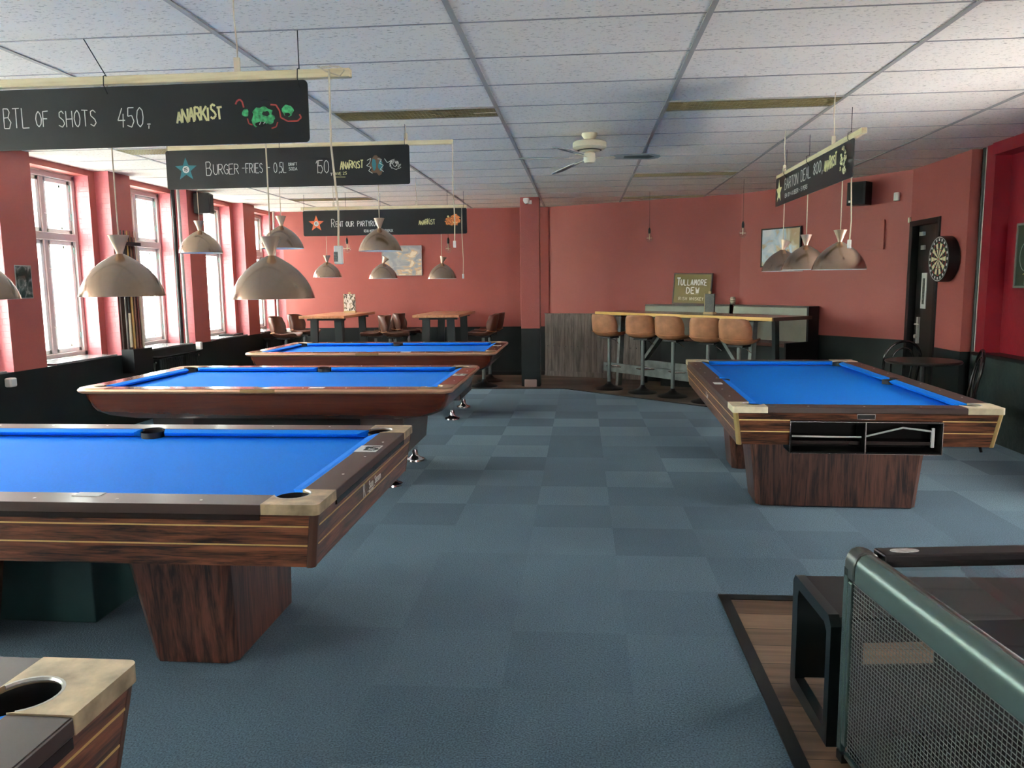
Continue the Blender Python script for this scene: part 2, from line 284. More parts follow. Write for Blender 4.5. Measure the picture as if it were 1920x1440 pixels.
# ------------------------------------------------------------------ mesh helpers
class MB:
    def __init__(s, T=None): s.bm = bmesh.new(); s.T = T or Matrix.Identity(4); s.mi = 0
    def v(s, p): return s.bm.verts.new(s.T @ Vector(p))
    def face(s, vs, smooth=False):
        try: f = s.bm.faces.new(vs)
        except ValueError: return None
        f.material_index = s.mi; f.smooth = smooth; return f
    def poly(s, pts): return s.face([s.v(p) for p in pts])
    def box(s, x0, y0, z0, x1, y1, z1):
        x0, x1 = sorted((x0, x1)); y0, y1 = sorted((y0, y1)); z0, z1 = sorted((z0, z1))
        v = [s.v((x, y, z)) for z in (z0, z1) for (x, y) in ((x0, y0), (x1, y0), (x1, y1), (x0, y1))]
        for q in ((0, 3, 2, 1), (4, 5, 6, 7), (0, 1, 5, 4), (1, 2, 6, 5), (2, 3, 7, 6), (3, 0, 4, 7)): s.face([v[i] for i in q])
        return s
    def loft(s, rings, cap=True, smooth=False, closed=True):
        R = [[s.v(p) for p in r] for r in rings]; n = len(R[0])
        for a, b in zip(R, R[1:]):
            for i in range(n if closed else n - 1):
                j = (i + 1) % n; s.face([a[i], a[j], b[j], b[i]], smooth)
        if cap: s.face(list(reversed(R[0]))); s.face(R[-1])
        return s
    def prism(s, poly, z0, z1, smooth=False): return s.loft([[(x, y, z0) for x, y in poly], [(x, y, z1) for x, y in poly]], True, smooth)
    def bar(s, p, q, w, h=None, up=(0, 0, 1)):
        """box of section w x h from p to q"""
        p = Vector(p); q = Vector(q); d = (q - p).normalized(); h = h or w; u = Vector(up)
        if abs(d.dot(u)) > 0.98: u = Vector((0, 1, 0))
        a = d.cross(u).normalized() * w / 2; b = a.cross(d).normalized() * h / 2
        return s.loft([[e + a + b, e - a + b, e - a - b, e + a - b] for e in (p, q)])
    def tube(s, pts, r, n=8, smooth=True, cap=True):
        pts = [Vector(p) for p in pts]; rings = []; u = None
        for i, p in enumerate(pts):
            d = (pts[min(i + 1, len(pts) - 1)] - pts[max(i - 1, 0)]).normalized()
            if u is None: u = Vector((0, 0, 1)) if abs(d.z) < 0.9 else Vector((0, 1, 0))
            a = d.cross(u).normalized(); u = a.cross(d).normalized()
            rr = r[i] if isinstance(r, (list, tuple)) else r
            rings.append([p + (a * math.cos(2 * PI * k / n) + u * math.sin(2 * PI * k / n)) * rr for k in range(n)])
        return s.loft(rings, cap, smooth)
    def lathe(s, prof, c=(0, 0, 0), n=32, cap=False):
        rings = [[(c[0] + r * math.cos(2 * PI * k / n), c[1] + r * math.sin(2 * PI * k / n), c[2] + z) for k in range(n)] for r, z in prof]
        return s.loft(rings, cap, True)
    def build(s, name, mats, parent=None, bevel=0, seg=2, solid=0, fix=True):
        me = bpy.data.meshes.new(name)
        bmesh.ops.remove_doubles(s.bm, verts=s.bm.verts, dist=1e-5)
        if fix: bmesh.ops.recalc_face_normals(s.bm, faces=s.bm.faces)
        for e in s.bm.edges:
            if len(e.link_faces) == 2 and e.calc_face_angle(0) > 0.7: e.smooth = False
        s.bm.to_mesh(me); s.bm.free()
        for m in (mats if isinstance(mats, (list, tuple)) else [mats]): me.materials.append(m)
        o = bpy.data.objects.new(name, me); COL.objects.link(o)
        if parent: o.parent = parent
        if solid: md = o.modifiers.new('thickness', 'SOLIDIFY'); md.thickness = solid; md.offset = 0
        if bevel:
            md = o.modifiers.new('bevel', 'BEVEL'); md.width = bevel; md.segments = seg; md.limit_method = 'ANGLE'; md.angle_limit = 0.6; md.harden_normals = False
        return o

def thing(name, label, cat, loc=(0, 0, 0), rz=0, group=None):
    o = bpy.data.objects.new(name, None); COL.objects.link(o); o.location = loc; o.rotation_euler = (0, 0, rz)
    o.empty_display_size = 0.1
    return tag(o, label, cat, group)
def tag(o, label, cat, group=None):
    o['label'] = label; o['category'] = cat
    if group: o['group'] = group
    return o
def struct(o): o['kind'] = 'structure'; return o
def lab(o, t): o['label'] = t; return o
def dup(root, loc, rz, label=None, group=None):
    r = root.copy(); COL.objects.link(r); r.location = loc; r.rotation_euler = (0, 0, rz)
    if label: r['label'] = label
    if group: r['group'] = group
    def kids(a, b):
        for ch in list(a.children):
            c = ch.copy(); COL.objects.link(c); c.parent = b; kids(ch, c)
    kids(root, r)
    return r

# stroke alphabet on a 4 x 6 grid
ST = {'A': ['0,0 2,6 4,0', '.8,2.2 3.2,2.2'], 'B': ['0,0 0,6 2.6,6 3.4,5 2.6,3.3 0,3.2', '2.6,3.3 4,1.8 2.8,0 0,0'], 'C': ['4,5 2.5,6 .8,5 0,3 .8,1 2.5,0 4,1'],
      'D': ['0,0 0,6 2.5,5.6 4,3.5 3.6,1.2 2,0 0,0'], 'E': ['4,6 0,6 0,0 4,0', '0,3.1 3,3.1'], 'F': ['4,6 0,6 0,0', '0,3.1 3,3.1'], 'G': ['4,5 2.5,6 .8,5 0,3 .8,1 2.5,0 4,1 4,2.8 2.4,2.8'],
      'H': ['0,0 0,6', '4,0 4,6', '0,3 4,3'], 'I': ['.9,0 .9,6'], 'K': ['0,0 0,6', '4,6 0,2.6', '1.2,3.4 4,0'], 'L': ['0,6 0,0 4,0'], 'M': ['0,0 .4,6 2,2 3.6,6 4,0'], 'N': ['0,0 0,6 4,0 4,6'],
      'O': ['2,0 .6,1 0,3 .6,5 2,6 3.4,5 4,3 3.4,1 2,0'], 'P': ['0,0 0,6 3,5.8 4,4.6 3,3 0,2.8'], 'R': ['0,0 0,6 3,5.8 3.8,4.6 3,3.2 0,3', '1.6,3 4,0'],
      'S': ['3.8,5 2.4,6 .6,5.4 .6,3.9 3.2,2.6 3.8,1.2 2.2,0 0,.8'], 'T': ['0,6 4,6', '2,6 2,0'], 'U': ['0,6 0,1.6 1.2,0 2.8,0 4,1.6 4,6'], 'V': ['0,6 2,0 4,6'], 'W': ['0,6 1,0 2,4 3,0 4,6'], 'Y': ['0,6 2,3 4,6', '2,3 2,0'],
      'X': ['0,0 4,6', '0,6 4,0'], '0': ['2,0 .6,1 .2,3 .6,5 2,6 3.4,5 3.8,3 3.4,1 2,0'], '1': ['.8,4.6 2,6 2,0'], '2': ['0,5 2,6 3.8,4.6 0,0 4,0'], '4': ['2.4,6 0,2.2 4,2.2', '3,4.2 2.8,0'], '5': ['3.8,6 .6,6 .4,3.4 2.6,3.6 3.8,1.8 2.4,0 0,.6'],
      '8': ['2,3.2 .4,4.6 2,6 3.6,4.6 2,3.2 .2,1.4 2,0 3.8,1.4 2,3.2'], '-': ['.4,3 3.4,3'], ',': ['1.6,.6 1,-1.4'], ';': ['.6,1 2.6,1', '1.6,.4 1.4,-1.2'], '&': ['0,0 0,0'], '.': ['1.4,0 1.8,.4'], '%': ['.6,5 1.6,4', '0,0 4,6', '2.6,2 3.4,1'], '/': ['0,0 3,6'], '(': ['3,6 2,4.5 2,1.5 3,0']}
def strokes(mb, text, x, y, w, h, t, z=0.0, gap=0.35, slant=0, jit=0, th=0.0008):
    """chalk lettering in the local XY plane; w,h = glyph size, t = stroke width"""
    for ch in text:
        if ch == ' ': x += w * 0.8; continue
        for st in ST.get(ch.upper(), []):
            p = [tuple(map(float, q.split(','))) for q in st.split()]
            p = [(x + (a / 4) * w + slant * (b / 6) * h + random.uniform(-jit, jit), y + (b / 6) * h + random.uniform(-jit, jit)) for a, b in p]
            for (a, b) in zip(p, p[1:]):
                mb.bar((a[0], a[1], z), (b[0], b[1], z), t, th, up=(0, 0, 1))
        x += w * (1 + gap) * (0.5 if ch in 'I1,;.' else 1)
    return x

def font_mesh(text, size, sx=1.0, extrude=0.0004, align='CENTER'):
    cu = bpy.data.curves.new('lettering', 'FONT'); cu.body = text; cu.size = size; cu.extrude = extrude; cu.align_x = align; cu.resolution_u = 3
    o = bpy.data.objects.new('lettering', cu); COL.objects.link(o)
    dg = bpy.context.evaluated_depsgraph_get(); me = bpy.data.meshes.new_from_object(o.evaluated_get(dg))
    me.transform(Matrix.Diagonal((sx, 1, 1, 1)))
    bpy.data.objects.remove(o); bpy.data.curves.remove(cu)
    return me
def font_obj(text, size, m, parent, mtx, sx=1.0, align='CENTER'):
    me = font_mesh(text, size, sx, align=align); me.materials.clear(); me.materials.append(m); me.transform(mtx)
    o = bpy.data.objects.new('lettering', me); COL.objects.link(o); o.parent = parent; return o

# ------------------------------------------------------------------ floor and ceiling
LB = -4.0   # back of the room behind the camera
WA = (-0.54, 13.08); WB = (2.30, 11.70); WC = (3.80, 9.55)
mb = MB(); mb.box(-5.5, LB, -0.1, 5.0, 14.2, 0.0); struct(mb.build('floor', CARPET))
mb = MB()   # dark plank floor along the back, carpet edge runs across then diagonally
mb.prism([(-5.05, 11.32), (-0.25, 11.32), (1.50, 9.70), (3.80, 7.55), (3.80, 9.55), (2.30, 11.70), (-0.54, 13.05), (-5.05, 13.05)], 0.0005, 0.006)
struct(mb.build('floor', WOODF))
mb = MB()
for a, b in (((-5.0, 11.31), (-0.25, 11.31)), ((-0.25, 11.31), (1.50, 9.69)), ((1.50, 9.69), (3.78, 7.56))): mb.bar((*a, 0.005), (*b, 0.005), 0.03, 0.008)
struct(mb.build('trim_1', SATIN))
mb = MB(); mb.box(0.72, -1.5, 0.0, 3.8, 3.68, 0.004); struct(mb.build('floor', MATF))
mb = MB(); mb.box(0.67, -1.5, 0.0, 0.72, 3.74, 0.007); mb.box(0.72, 3.68, 0.0, 3.8, 3.74, 0.007); struct(mb.build('trim_2', SATIN))
mb = MB(); mb.box(-5.5, LB, CE, 5.0, 14.2, CE + 0.1); struct(mb.build('ceiling', CEILM))
mb = MB()
for k in range(-4, 4):
    x = 0.6 + 1.2 * k
    if -5.05 < x < 4.2: mb.box(x - 0.014, LB, CE - 0.006, x + 0.014, 13.05, CE)
mb.mi = 1
for j in range(28):
    y = -3.3 + 0.6 * j
    if y < 13: mb.box(-5.05, y - 0.005, CE - 0.003, 3.85, y + 0.005, CE)
struct(mb.build('trim_3', [TBAR, TBAR2]))
# recessed louvre lights of the ceiling
def louvre(x, y, label):
    t = thing('ceiling_light', label, 'ceiling light', (x, y, CE - 0.012), 0, 'olive louvred ceiling lights')
    mb = MB(); mb.box(0.015, 0.015, 0.004, 1.185, 0.285, 0.0115); mb.build('louvre', LOUV, t)
    mb = MB()
    for a in ((0.0, 0, 1.2, 0.015), (0.0, 0.285, 1.2, 0.3), (0, 0.015, 0.015, 0.285), (1.185, 0.015, 1.2, 0.285)): mb.box(a[0], a[1], 0.002, a[2], a[3], 0.0118)
    mb.build('frame', TBAR, t)
    mb = MB()
    for i in range(40): mb.box(0.02 + 0.0295 * i, 0.015, 0.0, 0.023 + 0.0295 * i, 0.285, 0.004)
    for i in range(1, 6): mb.box(0.015, 0.045 * i + 0.012, 0.0, 1.185, 0.045 * i + 0.015, 0.004)
    mb.build('fins', mat('olive_louvre_fins', (0.38, 0.32, 0.16), 0.4, metal=0.4), t)
    return t
t = louvre(-1.8, 5.69, 'olive louvred ceiling light left of the fan, above the second hanging menu board')
mb = MB(); mb.box(1.02, 0.13, -0.004, 1.185, 0.145, 0.0); mb.build('switch_bar', CREAM, t)
louvre(0.6, 5.69, 'olive louvred ceiling light right of the fan, nearest one on the right')
louvre(0.6, 9.29, 'olive louvred ceiling light right of the fan, second one away')
louvre(0.6, 11.69, 'thin olive ceiling light right above the terracotta alcove wall')
louvre(-4.2, 11.09, 'olive ceiling light in the far left corner above the third hanging board')
louvre(-4.2, 6.89, 'small piece of olive ceiling light between two hanging boards near the windows')

# ------------------------------------------------------------------ left wall with windows
mb = MB(); mb.box(-5.45, LB, 0, -5.05, 13.6, 0.80); struct(mb.build('wall_left', BLACKP))
edges = [LB] + [v for w in WIN for v in w] + [13.6]
mb = MB()
for i in range(0, len(edges), 2): mb.box(-5.45, edges[i], 0.80, -5.05, edges[i + 1], CE)
for (a, b) in WIN:
    mb.box(-5.45, a, 0.80, -5.21, a + 0.11, 2.72); mb.box(-5.45, b - 0.11, 0.80, -5.21, b, 2.72)
mb.box(-5.45, LB, 2.72, -5.21, 13.1, CE)
o = mb.build('wall_left', [RED, BRICK]); struct(o)
for p in o.data.polygons:
    if abs(p.normal.y) > 0.5: p.material_index = 1  # reveal faces get brick with the window light in its colour
def window(i, a, b):
    y0, y1 = a + 0.11, b - 0.11; z0, z1 = 0.82, 2.71; xw = -5.40
    mb = MB(); f = 0.05
    for q in ((y0, z0, y1, z0 + f), (y0, z1 - f, y1, z1), (y0, z0, y0 + f, z1), (y1 - f, z0, y1, z1)): mb.box(xw - 0.05, q[0], q[1], xw + 0.03, q[2], q[3])
    fr = struct(mb.build('window_%d' % i, GREYFR, bevel=0.006))
    m = (y0 + y1) / 2; zt = 2.03
    mb = MB(); mb.box(xw - 0.03, m - 0.03, z0 + f, xw + 0.015, m + 0.03, z1 - f); mb.box(xw - 0.03, y0 + f, zt, xw + 0.04, y1 - f, zt + 0.075)
    mb.build('mullion', GREYFR, fr, bevel=0.006)
    for (ya, yb) in ((y0 + f, m - 0.03), (m + 0.03, y1 - f)):
        for (za, zb) in ((z0 + f, zt), (zt + 0.075, z1 - f)):
            mb = MB(); s = 0.045
            for q in ((ya, za, yb, za + s), (ya, zb - s, yb, zb), (ya, za, ya + s, zb), (yb - s, za, yb, zb)): mb.box(xw - 0.045, q[0], q[1], xw, q[2], q[3])
            sh = mb.build('sash', WHITEW, fr, bevel=0.006)
            mb = MB(); mb.box(xw - 0.03, ya + s, za + s, xw - 0.026, yb - s, zb - s); mb.build('pane', GLASS, sh)
            # inner secondary sash edge
            mb = MB(); s2 = 0.028
            for q in ((ya + s, za + s, yb - s, za + s + s2), (ya + s, zb - s - s2, yb - s, zb - s), (yb - s - s2, za + s, yb - s, zb - s), (ya + s, za + s, ya + s + s2, zb - s)): mb.box(xw - 0.10, q[0], q[1], xw - 0.07, q[2], q[3])
            mb.build('outer_sash', WHITEW, sh)
    mb = MB()
    for z in (1.15, 1.75, 2.3): mb.tube([(xw + 0.005, m + 0.01, z), (xw + 0.03, m + 0.02, z - 0.01), (xw + 0.035, m + 0.07, z - 0.05), (xw + 0.02, m + 0.08, z - 0.10)], 0.004, 6)
    mb.build('stay_hook', WHITE, fr)
    mb = MB()
    for z in (1.0, 1.9, 2.25, 2.55): mb.box(xw, y1 - f - 0.012, z, xw + 0.012, y1 - f + 0.012, z + 0.07)
    mb.build('hinge', mat('pale_turquoise_hinge', (0.45, 0.68, 0.64), 0.4), fr)
    mb = MB(); mb.box(-5.36, y0 - 0.0, 0.80, -5.03, y1, 0.822); mb.build('sill', mat('grey_gloss_sill', (0.17, 0.18, 0.18), 0.22), fr, bevel=0.004)
for i, (a, b) in enumerate(WIN): window(i + 1, a, b)
# street outside: pale facade across the road
mb = MB(); mb.box(-27.5, -30, -4, -27, 45, 5.0)
fac = mb.build('town_building', mat('pale_turquoise_facade', (0.62, 0.78, 0.78), 0.8)); tag(fac, 'pale turquoise building with yellow windows seen through the left windows', 'building')
for k in range(-6, 12):
    for z in (-2.4, 0.6, 3.2):
        mb = MB(); mb.box(-27, 3.9 * k, z, -26.95, 3.9 * k + 1.3, z + 1.7)
        w_ = mb.build('window', mat('pale_yellow_blind', (0.80, 0.74, 0.42), 0.6), fac)
mb = MB(); mb.box(-60, -60, -4.3, -5.6, 60, -4.0); struct(mb.build('ground', mat('pale_street', (0.7, 0.7, 0.68), 0.9)))

# ------------------------------------------------------------------ back, alcove and right walls
def wall_seg(p, q, name, z0=0.0, z1=CE, m=None, th=0.25, ext=0.0):
    p = Vector((*p, 0)); q = Vector((*q, 0)); d = (q - p).normalized(); n = Vector((-d.y, d.x, 0))   # n points out of the room
    q = q + d * ext
    mb = MB(); mb.prism([(p.x, p.y), (q.x, q.y), (q.x + n.x * th, q.y + n.y * th), (p.x + n.x * th, p.y + n.y * th)], z0, z1)
    return struct(mb.build(name, m or RED))
for (z0, z1, m) in ((0, 0.82, BLACKP), (0.82, CE, RED)):
    wall_seg((-5.05, 13.05), (-0.54, 13.05), 'wall_back', z0, z1, m)
    wall_seg(WA, WB, 'wall_alcove', z0, z1, m)
    wall_seg(WB, WC, 'wall_alcove', z0, z1, m, ext=0.1)
mb = MB(); mb.box(-5.05, 13.03, 0.0, -0.6, 13.049, 0.07); struct(mb.build('baseboard_back', SATIN))
# right wall with the door opening (y 8.80 - 9.53)
DY0, DY1, DZ = 8.80, 9.50, 2.16
for (z0, z1, m) in ((0, 0.80, BLACKP), (0.80, CE, RED)):
    wall_seg((3.80, 8.19), (3.80, 8.17), 'wall_right', z0, z1, m) if False else None
    mb = MB(); mb.box(3.80, 8.19, z0, 4.05, DY0, z1); mb.box(3.80, DY1, z0, 4.05, 9.75, z1)
    if z1 == CE: mb.box(3.80, DY0, DZ, 4.05, DY1, CE)
    struct(mb.build('wall_right', m))
mb = MB(); mb.box(3.78, DY0 - 0.03, 0, 3.90, DY0 + 0.03, DZ + 0.03); mb.box(3.78, DY1 - 0.05, 0, 3.90, DY1 + 0.03, DZ + 0.03); mb.box(3.78, DY0, DZ - 0.03, 3.90, DY1, DZ + 0.03)
door = struct(mb.build('door_1', BLACK, bevel=0.004))
mb = MB(); mb.box(3.86, DY0 + 0.03, 0.01, 3.90, DY1 - 0.05, DZ - 0.03); mb.build('door_leaf', mat('black_door_paint', (0.016, 0.015, 0.013), 0.38), door)
mb = MB(); mb.box(3.835, DY1 - 0.20, 0.80, 3.86, DY1 - 0.16, 1.10); mb.tube([(3.85, DY1 - 0.18, 1.02), (3.81, DY1 - 0.18, 1.02), (3.81, DY1 - 0.30, 1.02)], 0.009, 8); mb.tube([(3.86, DY1 - 0.18, 0.88), (3.81, DY1 - 0.18, 0.88)], 0.022, 12)
mb.build('door_handle', mat('satin_steel', (0.6, 0.6, 0.58), 0.35, metal=0.3), door)
mb = MB(); mb.box(3.852, DY1 - 0.33, 1.20, 3.859, DY1 - 0.20, 1.60); lab(mb.build('notice', PAPER, door), 'white notice with a dark drawing')
mb = MB(); mb.box(3.848, DY1 - 0.29, 1.25, 3.8515, DY1 - 0.24, 1.54); mb.build('notice_drawing', mat('grey_drawing', (0.12, 0.13, 0.12), 0.7, noise=(40, 0.8)), door)
mb = MB(); mb.box(3.83, DY1 - 0.22, 2.02, 3.86, DY1 - 0.13, 2.06); mb.box(3.84, DY1 - 0.24, 1.86, 3.86, DY1 - 0.16, 1.91); mb.build('latch', MATS['satin_steel'], door)
# stepped pilaster, then the crimson recess towards the camera
mb = MB(); mb.box(3.93, 8.02, 0, 4.2, 8.19, CE); mb.box(3.86, 7.86, 0.82, 4.2, 8.02, CE); mb.box(3.83, 7.60, 2.67, 4.2, 7.86, CE)
mb.box(3.83, -4.0, 2.67, 4.25, 7.60, CE)
struct(mb.build('wall_right', CRIM))
RW0, RW1 = 4.4, 5.5      # window in the right wall, towards the camera
mb = MB(); mb.box(4.01, -4.0, 0.82, 4.25, RW0, 2.67); mb.box(4.01, RW1, 0.82, 4.25, 7.86, 2.67); mb.box(4.01, RW0, 1.75, 4.25, RW1, 2.67); struct(mb.build('wall_right', CRIM))
mb = MB()
for q in ((RW0, 0.82, RW1, 0.88), (RW0, 1.69, RW1, 1.75), (RW0, 0.88, RW0 + 0.06, 1.69), (RW1 - 0.06, 0.88, RW1, 1.69), ((RW0 + RW1) / 2 - 0.03, 0.88, (RW0 + RW1) / 2 + 0.03, 1.69)): mb.box(4.10, q[0], q[1], 4.16, q[2], q[3])
struct(mb.build('window_30', WHITEW))
mb = MB(); mb.box(3.84, -4.0, 0.0, 4.25, 8.02, 0.79); struct(mb.build('wall_right', ROUGHB, bevel=0.01))
mb = MB(); mb.box(3.82, -4.0, 0.79, 4.01, 8.0, 0.82); struct(mb.build('trim_4', BLACK))
mb = MB(); mb.tube([(3.89, 8.06, 0.0), (3.89, 8.06, CE)], 0.018, 10); tag(mb.build('pipe', mat('pale_pipe', (0.5, 0.5, 0.45), 0.4)), 'thin pale heating pipe in the dark corner right of the dartboard', 'pipe')
mb = MB(); mb.tube([(3.90, 8.12, 0.0), (3.90, 8.12, CE)], 0.03, 10); tag(mb.build('pipe', BLACK), 'thick black pipe in the dark corner right of the dartboard', 'pipe')
# wall behind the camera with wide windows
mb = MB(); xs = [-5.5] + [v for w in BWIN for v in w] + [4.3]
for i in range(0, len(xs), 2): mb.box(xs[i], LB - 0.2, 0, xs[i + 1], LB, CE)
for (a, b) in BWIN: mb.box(a, LB - 0.2, 0, b, LB, 0.7); mb.box(a, LB - 0.2, 2.5, b, LB, CE)
struct(mb.build('wall_front', mat('pale_wall', (0.55, 0.50, 0.46), 0.7)))
for i, (a, b) in enumerate(BWIN):
    mb = MB()
    for q in ((a, 0.7, b, 0.76), (a, 2.44, b, 2.5), (a, 0.7, a + 0.06, 2.5), (b - 0.06, 0.7, b, 2.5), ((a + b) / 2 - 0.03, 0.7, (a + b) / 2 + 0.03, 2.5)): mb.box(q[0], LB - 0.12, q[1], q[2], LB - 0.05, q[3])
    struct(mb.build('window_%d' % (20 + i), WHITEW))

# column
mb = MB(); mb.box(-0.89, 11.55, 0, -0.61, 11.83, 0.87); c1 = struct(mb.build('column', BLACKP, bevel=0.006))
mb = MB(); mb.box(-0.89, 11.55, 0.87, -0.61, 11.83, CE); struct(mb.build('column', RED, bevel=0.006))
mb = MB(); mb.box(-0.09, -0.035, 0, 0.09, 0.035, 0.11); o = mb.build('socket_box', mat('pinkish_plaster', (0.42, 0.28, 0.25), 0.7), bevel=0.008)
o.location = (-0.75, 11.49, 0.006); o.rotation_euler = (0, 0, 0.15); tag(o, 'small pinkish box on the floor against the foot of the column', 'box')

# ------------------------------------------------------------------ pool tables
def arc(cx, cy, r, a0, a1, n=14): return [(cx + r * math.cos(math.radians(a0 + (a1 - a0) * i / n)), cy + r * math.sin(math.radians(a0 + (a1 - a0) * i / n))) for i in range(n + 1)]
def sgn_poly(poly, sx, sy): return [(x * sx, y * sy) for x, y in poly]

def pool_common(t, L, W, rw, topz, railm, capm, liner, round_c=0.02, cap_len=0.20, edge_trim=None):
    """rails, corner castings, cushions, bed and pockets shared by both table models. origin: table centre on the floor"""
    hx, hy = L / 2, W / 2; pr = 0.064; pc = rw + 0.0
    T = 0.035
    # corner castings
    for sx in (-1, 1):
        for sy in (-1, 1):
            c = cap_len
            oc = arc(round_c, round_c, round_c, 270, 180, 8) if round_c > 0.005 else [(0, 0)]
            oc = [(x, y) for x, y in oc]
            poly = [(c, 0), (c, rw)] + arc(pc + 0.012, pc + 0.012, pr, -11, -259, 26) + [(rw, c), (0, c)] + list(reversed(oc))
            P = [((x - hx) * -sx * -1, (y - hy) * -sy * -1) for x, y in poly]
            P = [((hx - x) * sx, (hy - y) * sy) for x, y in poly]
            mb = MB(); mb.prism(P, topz - T, topz + 0.002); mb.build('corner_casting', capm, t, bevel=0.006)
            # pocket: liner rim and black cup
            cx, cy = (hx - pc - 0.012) * sx, (hy - pc - 0.012) * sy
            mb = MB(); mb.lathe([(pr - 0.001, -0.010), (pr - 0.001, -0.13), (0.0005, -0.14)], (cx, cy, topz), 28)
            pk = mb.build('pocket', RUBBER, t)
            a0 = math.degrees(math.atan2(sy, sx))
            mb = MB(); mb.tube([(cx + (pr - 0.001) * math.cos(math.radians(a0 + a)), cy + (pr - 0.001) * math.sin(math.radians(a0 + a)), topz - 0.002) for a in range(-112, 113, 14)], 0.005, 6)
            lab(mb.build('pocket_rim', liner, pk), 'pale rim of the pocket')
    # long rails (split by the side pocket) and end rails
    for sy in (-1, 1):
        for sx in (-1, 1):
            P = [(cap_len, 0), (hx, 0), (hx, rw * 0.42)] + arc(hx, rw + 0.018, 0.058, -90, -160, 8) + [(cap_len, rw)]
            P = [(cap_len, 0), (hx, 0)] + arc(hx, rw + 0.016, 0.056, -90, -163, 8) + [(hx - 0.055, rw), (cap_len, rw)]
            P = [((hx - x) * sx, (hy - y) * sy) for x, y in P]
            mb = MB(); mb.prism(P, topz - T, topz); mb.build('rail', railm, t, bevel=0.004)
        cx, cy = 0, (hy - rw - 0.016) * sy
        mb = MB(); mb.lathe([(0.055, -0.012), (0.055, -0.12), (0.0005, -0.13)], (cx, cy, topz), 26); pk = mb.build('pocket', RUBBER, t)
        a0 = 90 * sy
        mb = MB(); mb.tube([(cx + 0.055 * math.cos(math.radians(a0 + a)), cy + 0.055 * math.sin(math.radians(a0 + a)), topz - 0.003) for a in range(-72, 73, 12)], 0.004, 6)
        mb.build('pocket_rim', RUBBER, pk)
    for sx in (-1, 1):
        P = [(0, cap_len), (0, W - cap_len), (rw, W - cap_len), (rw, cap_len)]
        P = [((hx - x) * sx, hy - y) for x, y in P]
        mb = MB(); mb.prism(P, topz - T, topz); mb.build('rail', railm, t, bevel=0.004)
    # cushions
    cw = 0.052
    def cushion(p, q, inn, e0, e1):
        p = Vector((*p, 0)); q = Vector((*q, 0)); inn = Vector((*inn, 0)); d = (q - p).normalized(); rings = []
        for e, off in ((p, e0), (q, -e1)):
            s_ = []
            for (u, z, k) in ((0, -0.002, 0), (0.018, -0.003, 0.3), (cw, -0.012, 1), (cw - 0.006, -0.022, 1), (0.02, -0.036, 0.3), (0, -0.036, 0)):
                s_.append(e + inn * u + d * off * k + Vector((0, 0, topz + z)))
            rings.append(s_)
        mb = MB(); mb.loft(rings); mb.build('cushion', CLOTH, t)
    g = rw + 0.075
    for sy in (-1, 1):
        y = (hy - rw) * sy
        cushion((-hx + g, y), (-0.062, y), (0, -sy), 0.045, 0.022); cushion((0.062, y), (hx - g, y), (0, -sy), 0.022, 0.045)
    for sx in (-1, 1):
        x = (hx - rw) * sx
        cushion((x, -hy + g), (x, hy - g), (-sx, 0), 0.045, 0.045)
    # bed with notches
    bx, by = hx - rw - 0.001, hy - rw - 0.001; q = 0.075; P = []
    def add(pts): P.extend(pts)
    add([(bx, -by + q)]); add([(bx, by - q), (bx - 0.03, by - 0.075), (bx - 0.075, by - 0.03), (bx - q, by)])
    add([(0.058, by), (0.05, by - 0.03), (0.02, by - 0.045), (-0.02, by - 0.045), (-0.05, by - 0.03), (-0.058, by)])
    add([(-bx + q, by), (-bx + 0.075, by - 0.03), (-bx + 0.03, by - 0.075), (-bx, by - q), (-bx, -by + q), (-bx + 0.03, -by + 0.075), (-bx + 0.075, -by + 0.03), (-bx + q, -by)])
    add([(-0.058, -by), (-0.05, -by + 0.03), (-0.02, -by + 0.045), (0.02, -by + 0.045), (0.05, -by + 0.03), (0.058, -by), (bx - q, -by), (bx - 0.075, -by + 0.03), (bx - 0.03, -by + 0.075)])
    mb = MB(); mb.prism(P, topz - 0.075, topz - 0.042); mb.build('playing_bed', CLOTH, t)
    # sights: small inlaid dots
    for sy in (-1, 1):
        for k in (-3, -2, -1, 1, 2, 3):
            mb = MB(); mb.lathe([(0.0055, 0), (0.0055, 0.0012), (0.0003, 0.0014)], (k * (hx - rw) / 4, (hy - rw * 0.38) * sy, topz), 8); mb.build('sight', PAPER, t)
    for sx in (-1, 1):
        for k in (-1, 0, 1):
            mb = MB(); mb.lathe([(0.0055, 0), (0.0055, 0.0012), (0.0003, 0.0014)], ((hx - rw * 0.38) * sx, k * (hy - rw) / 2, topz), 8); mb.build('sight', PAPER, t)

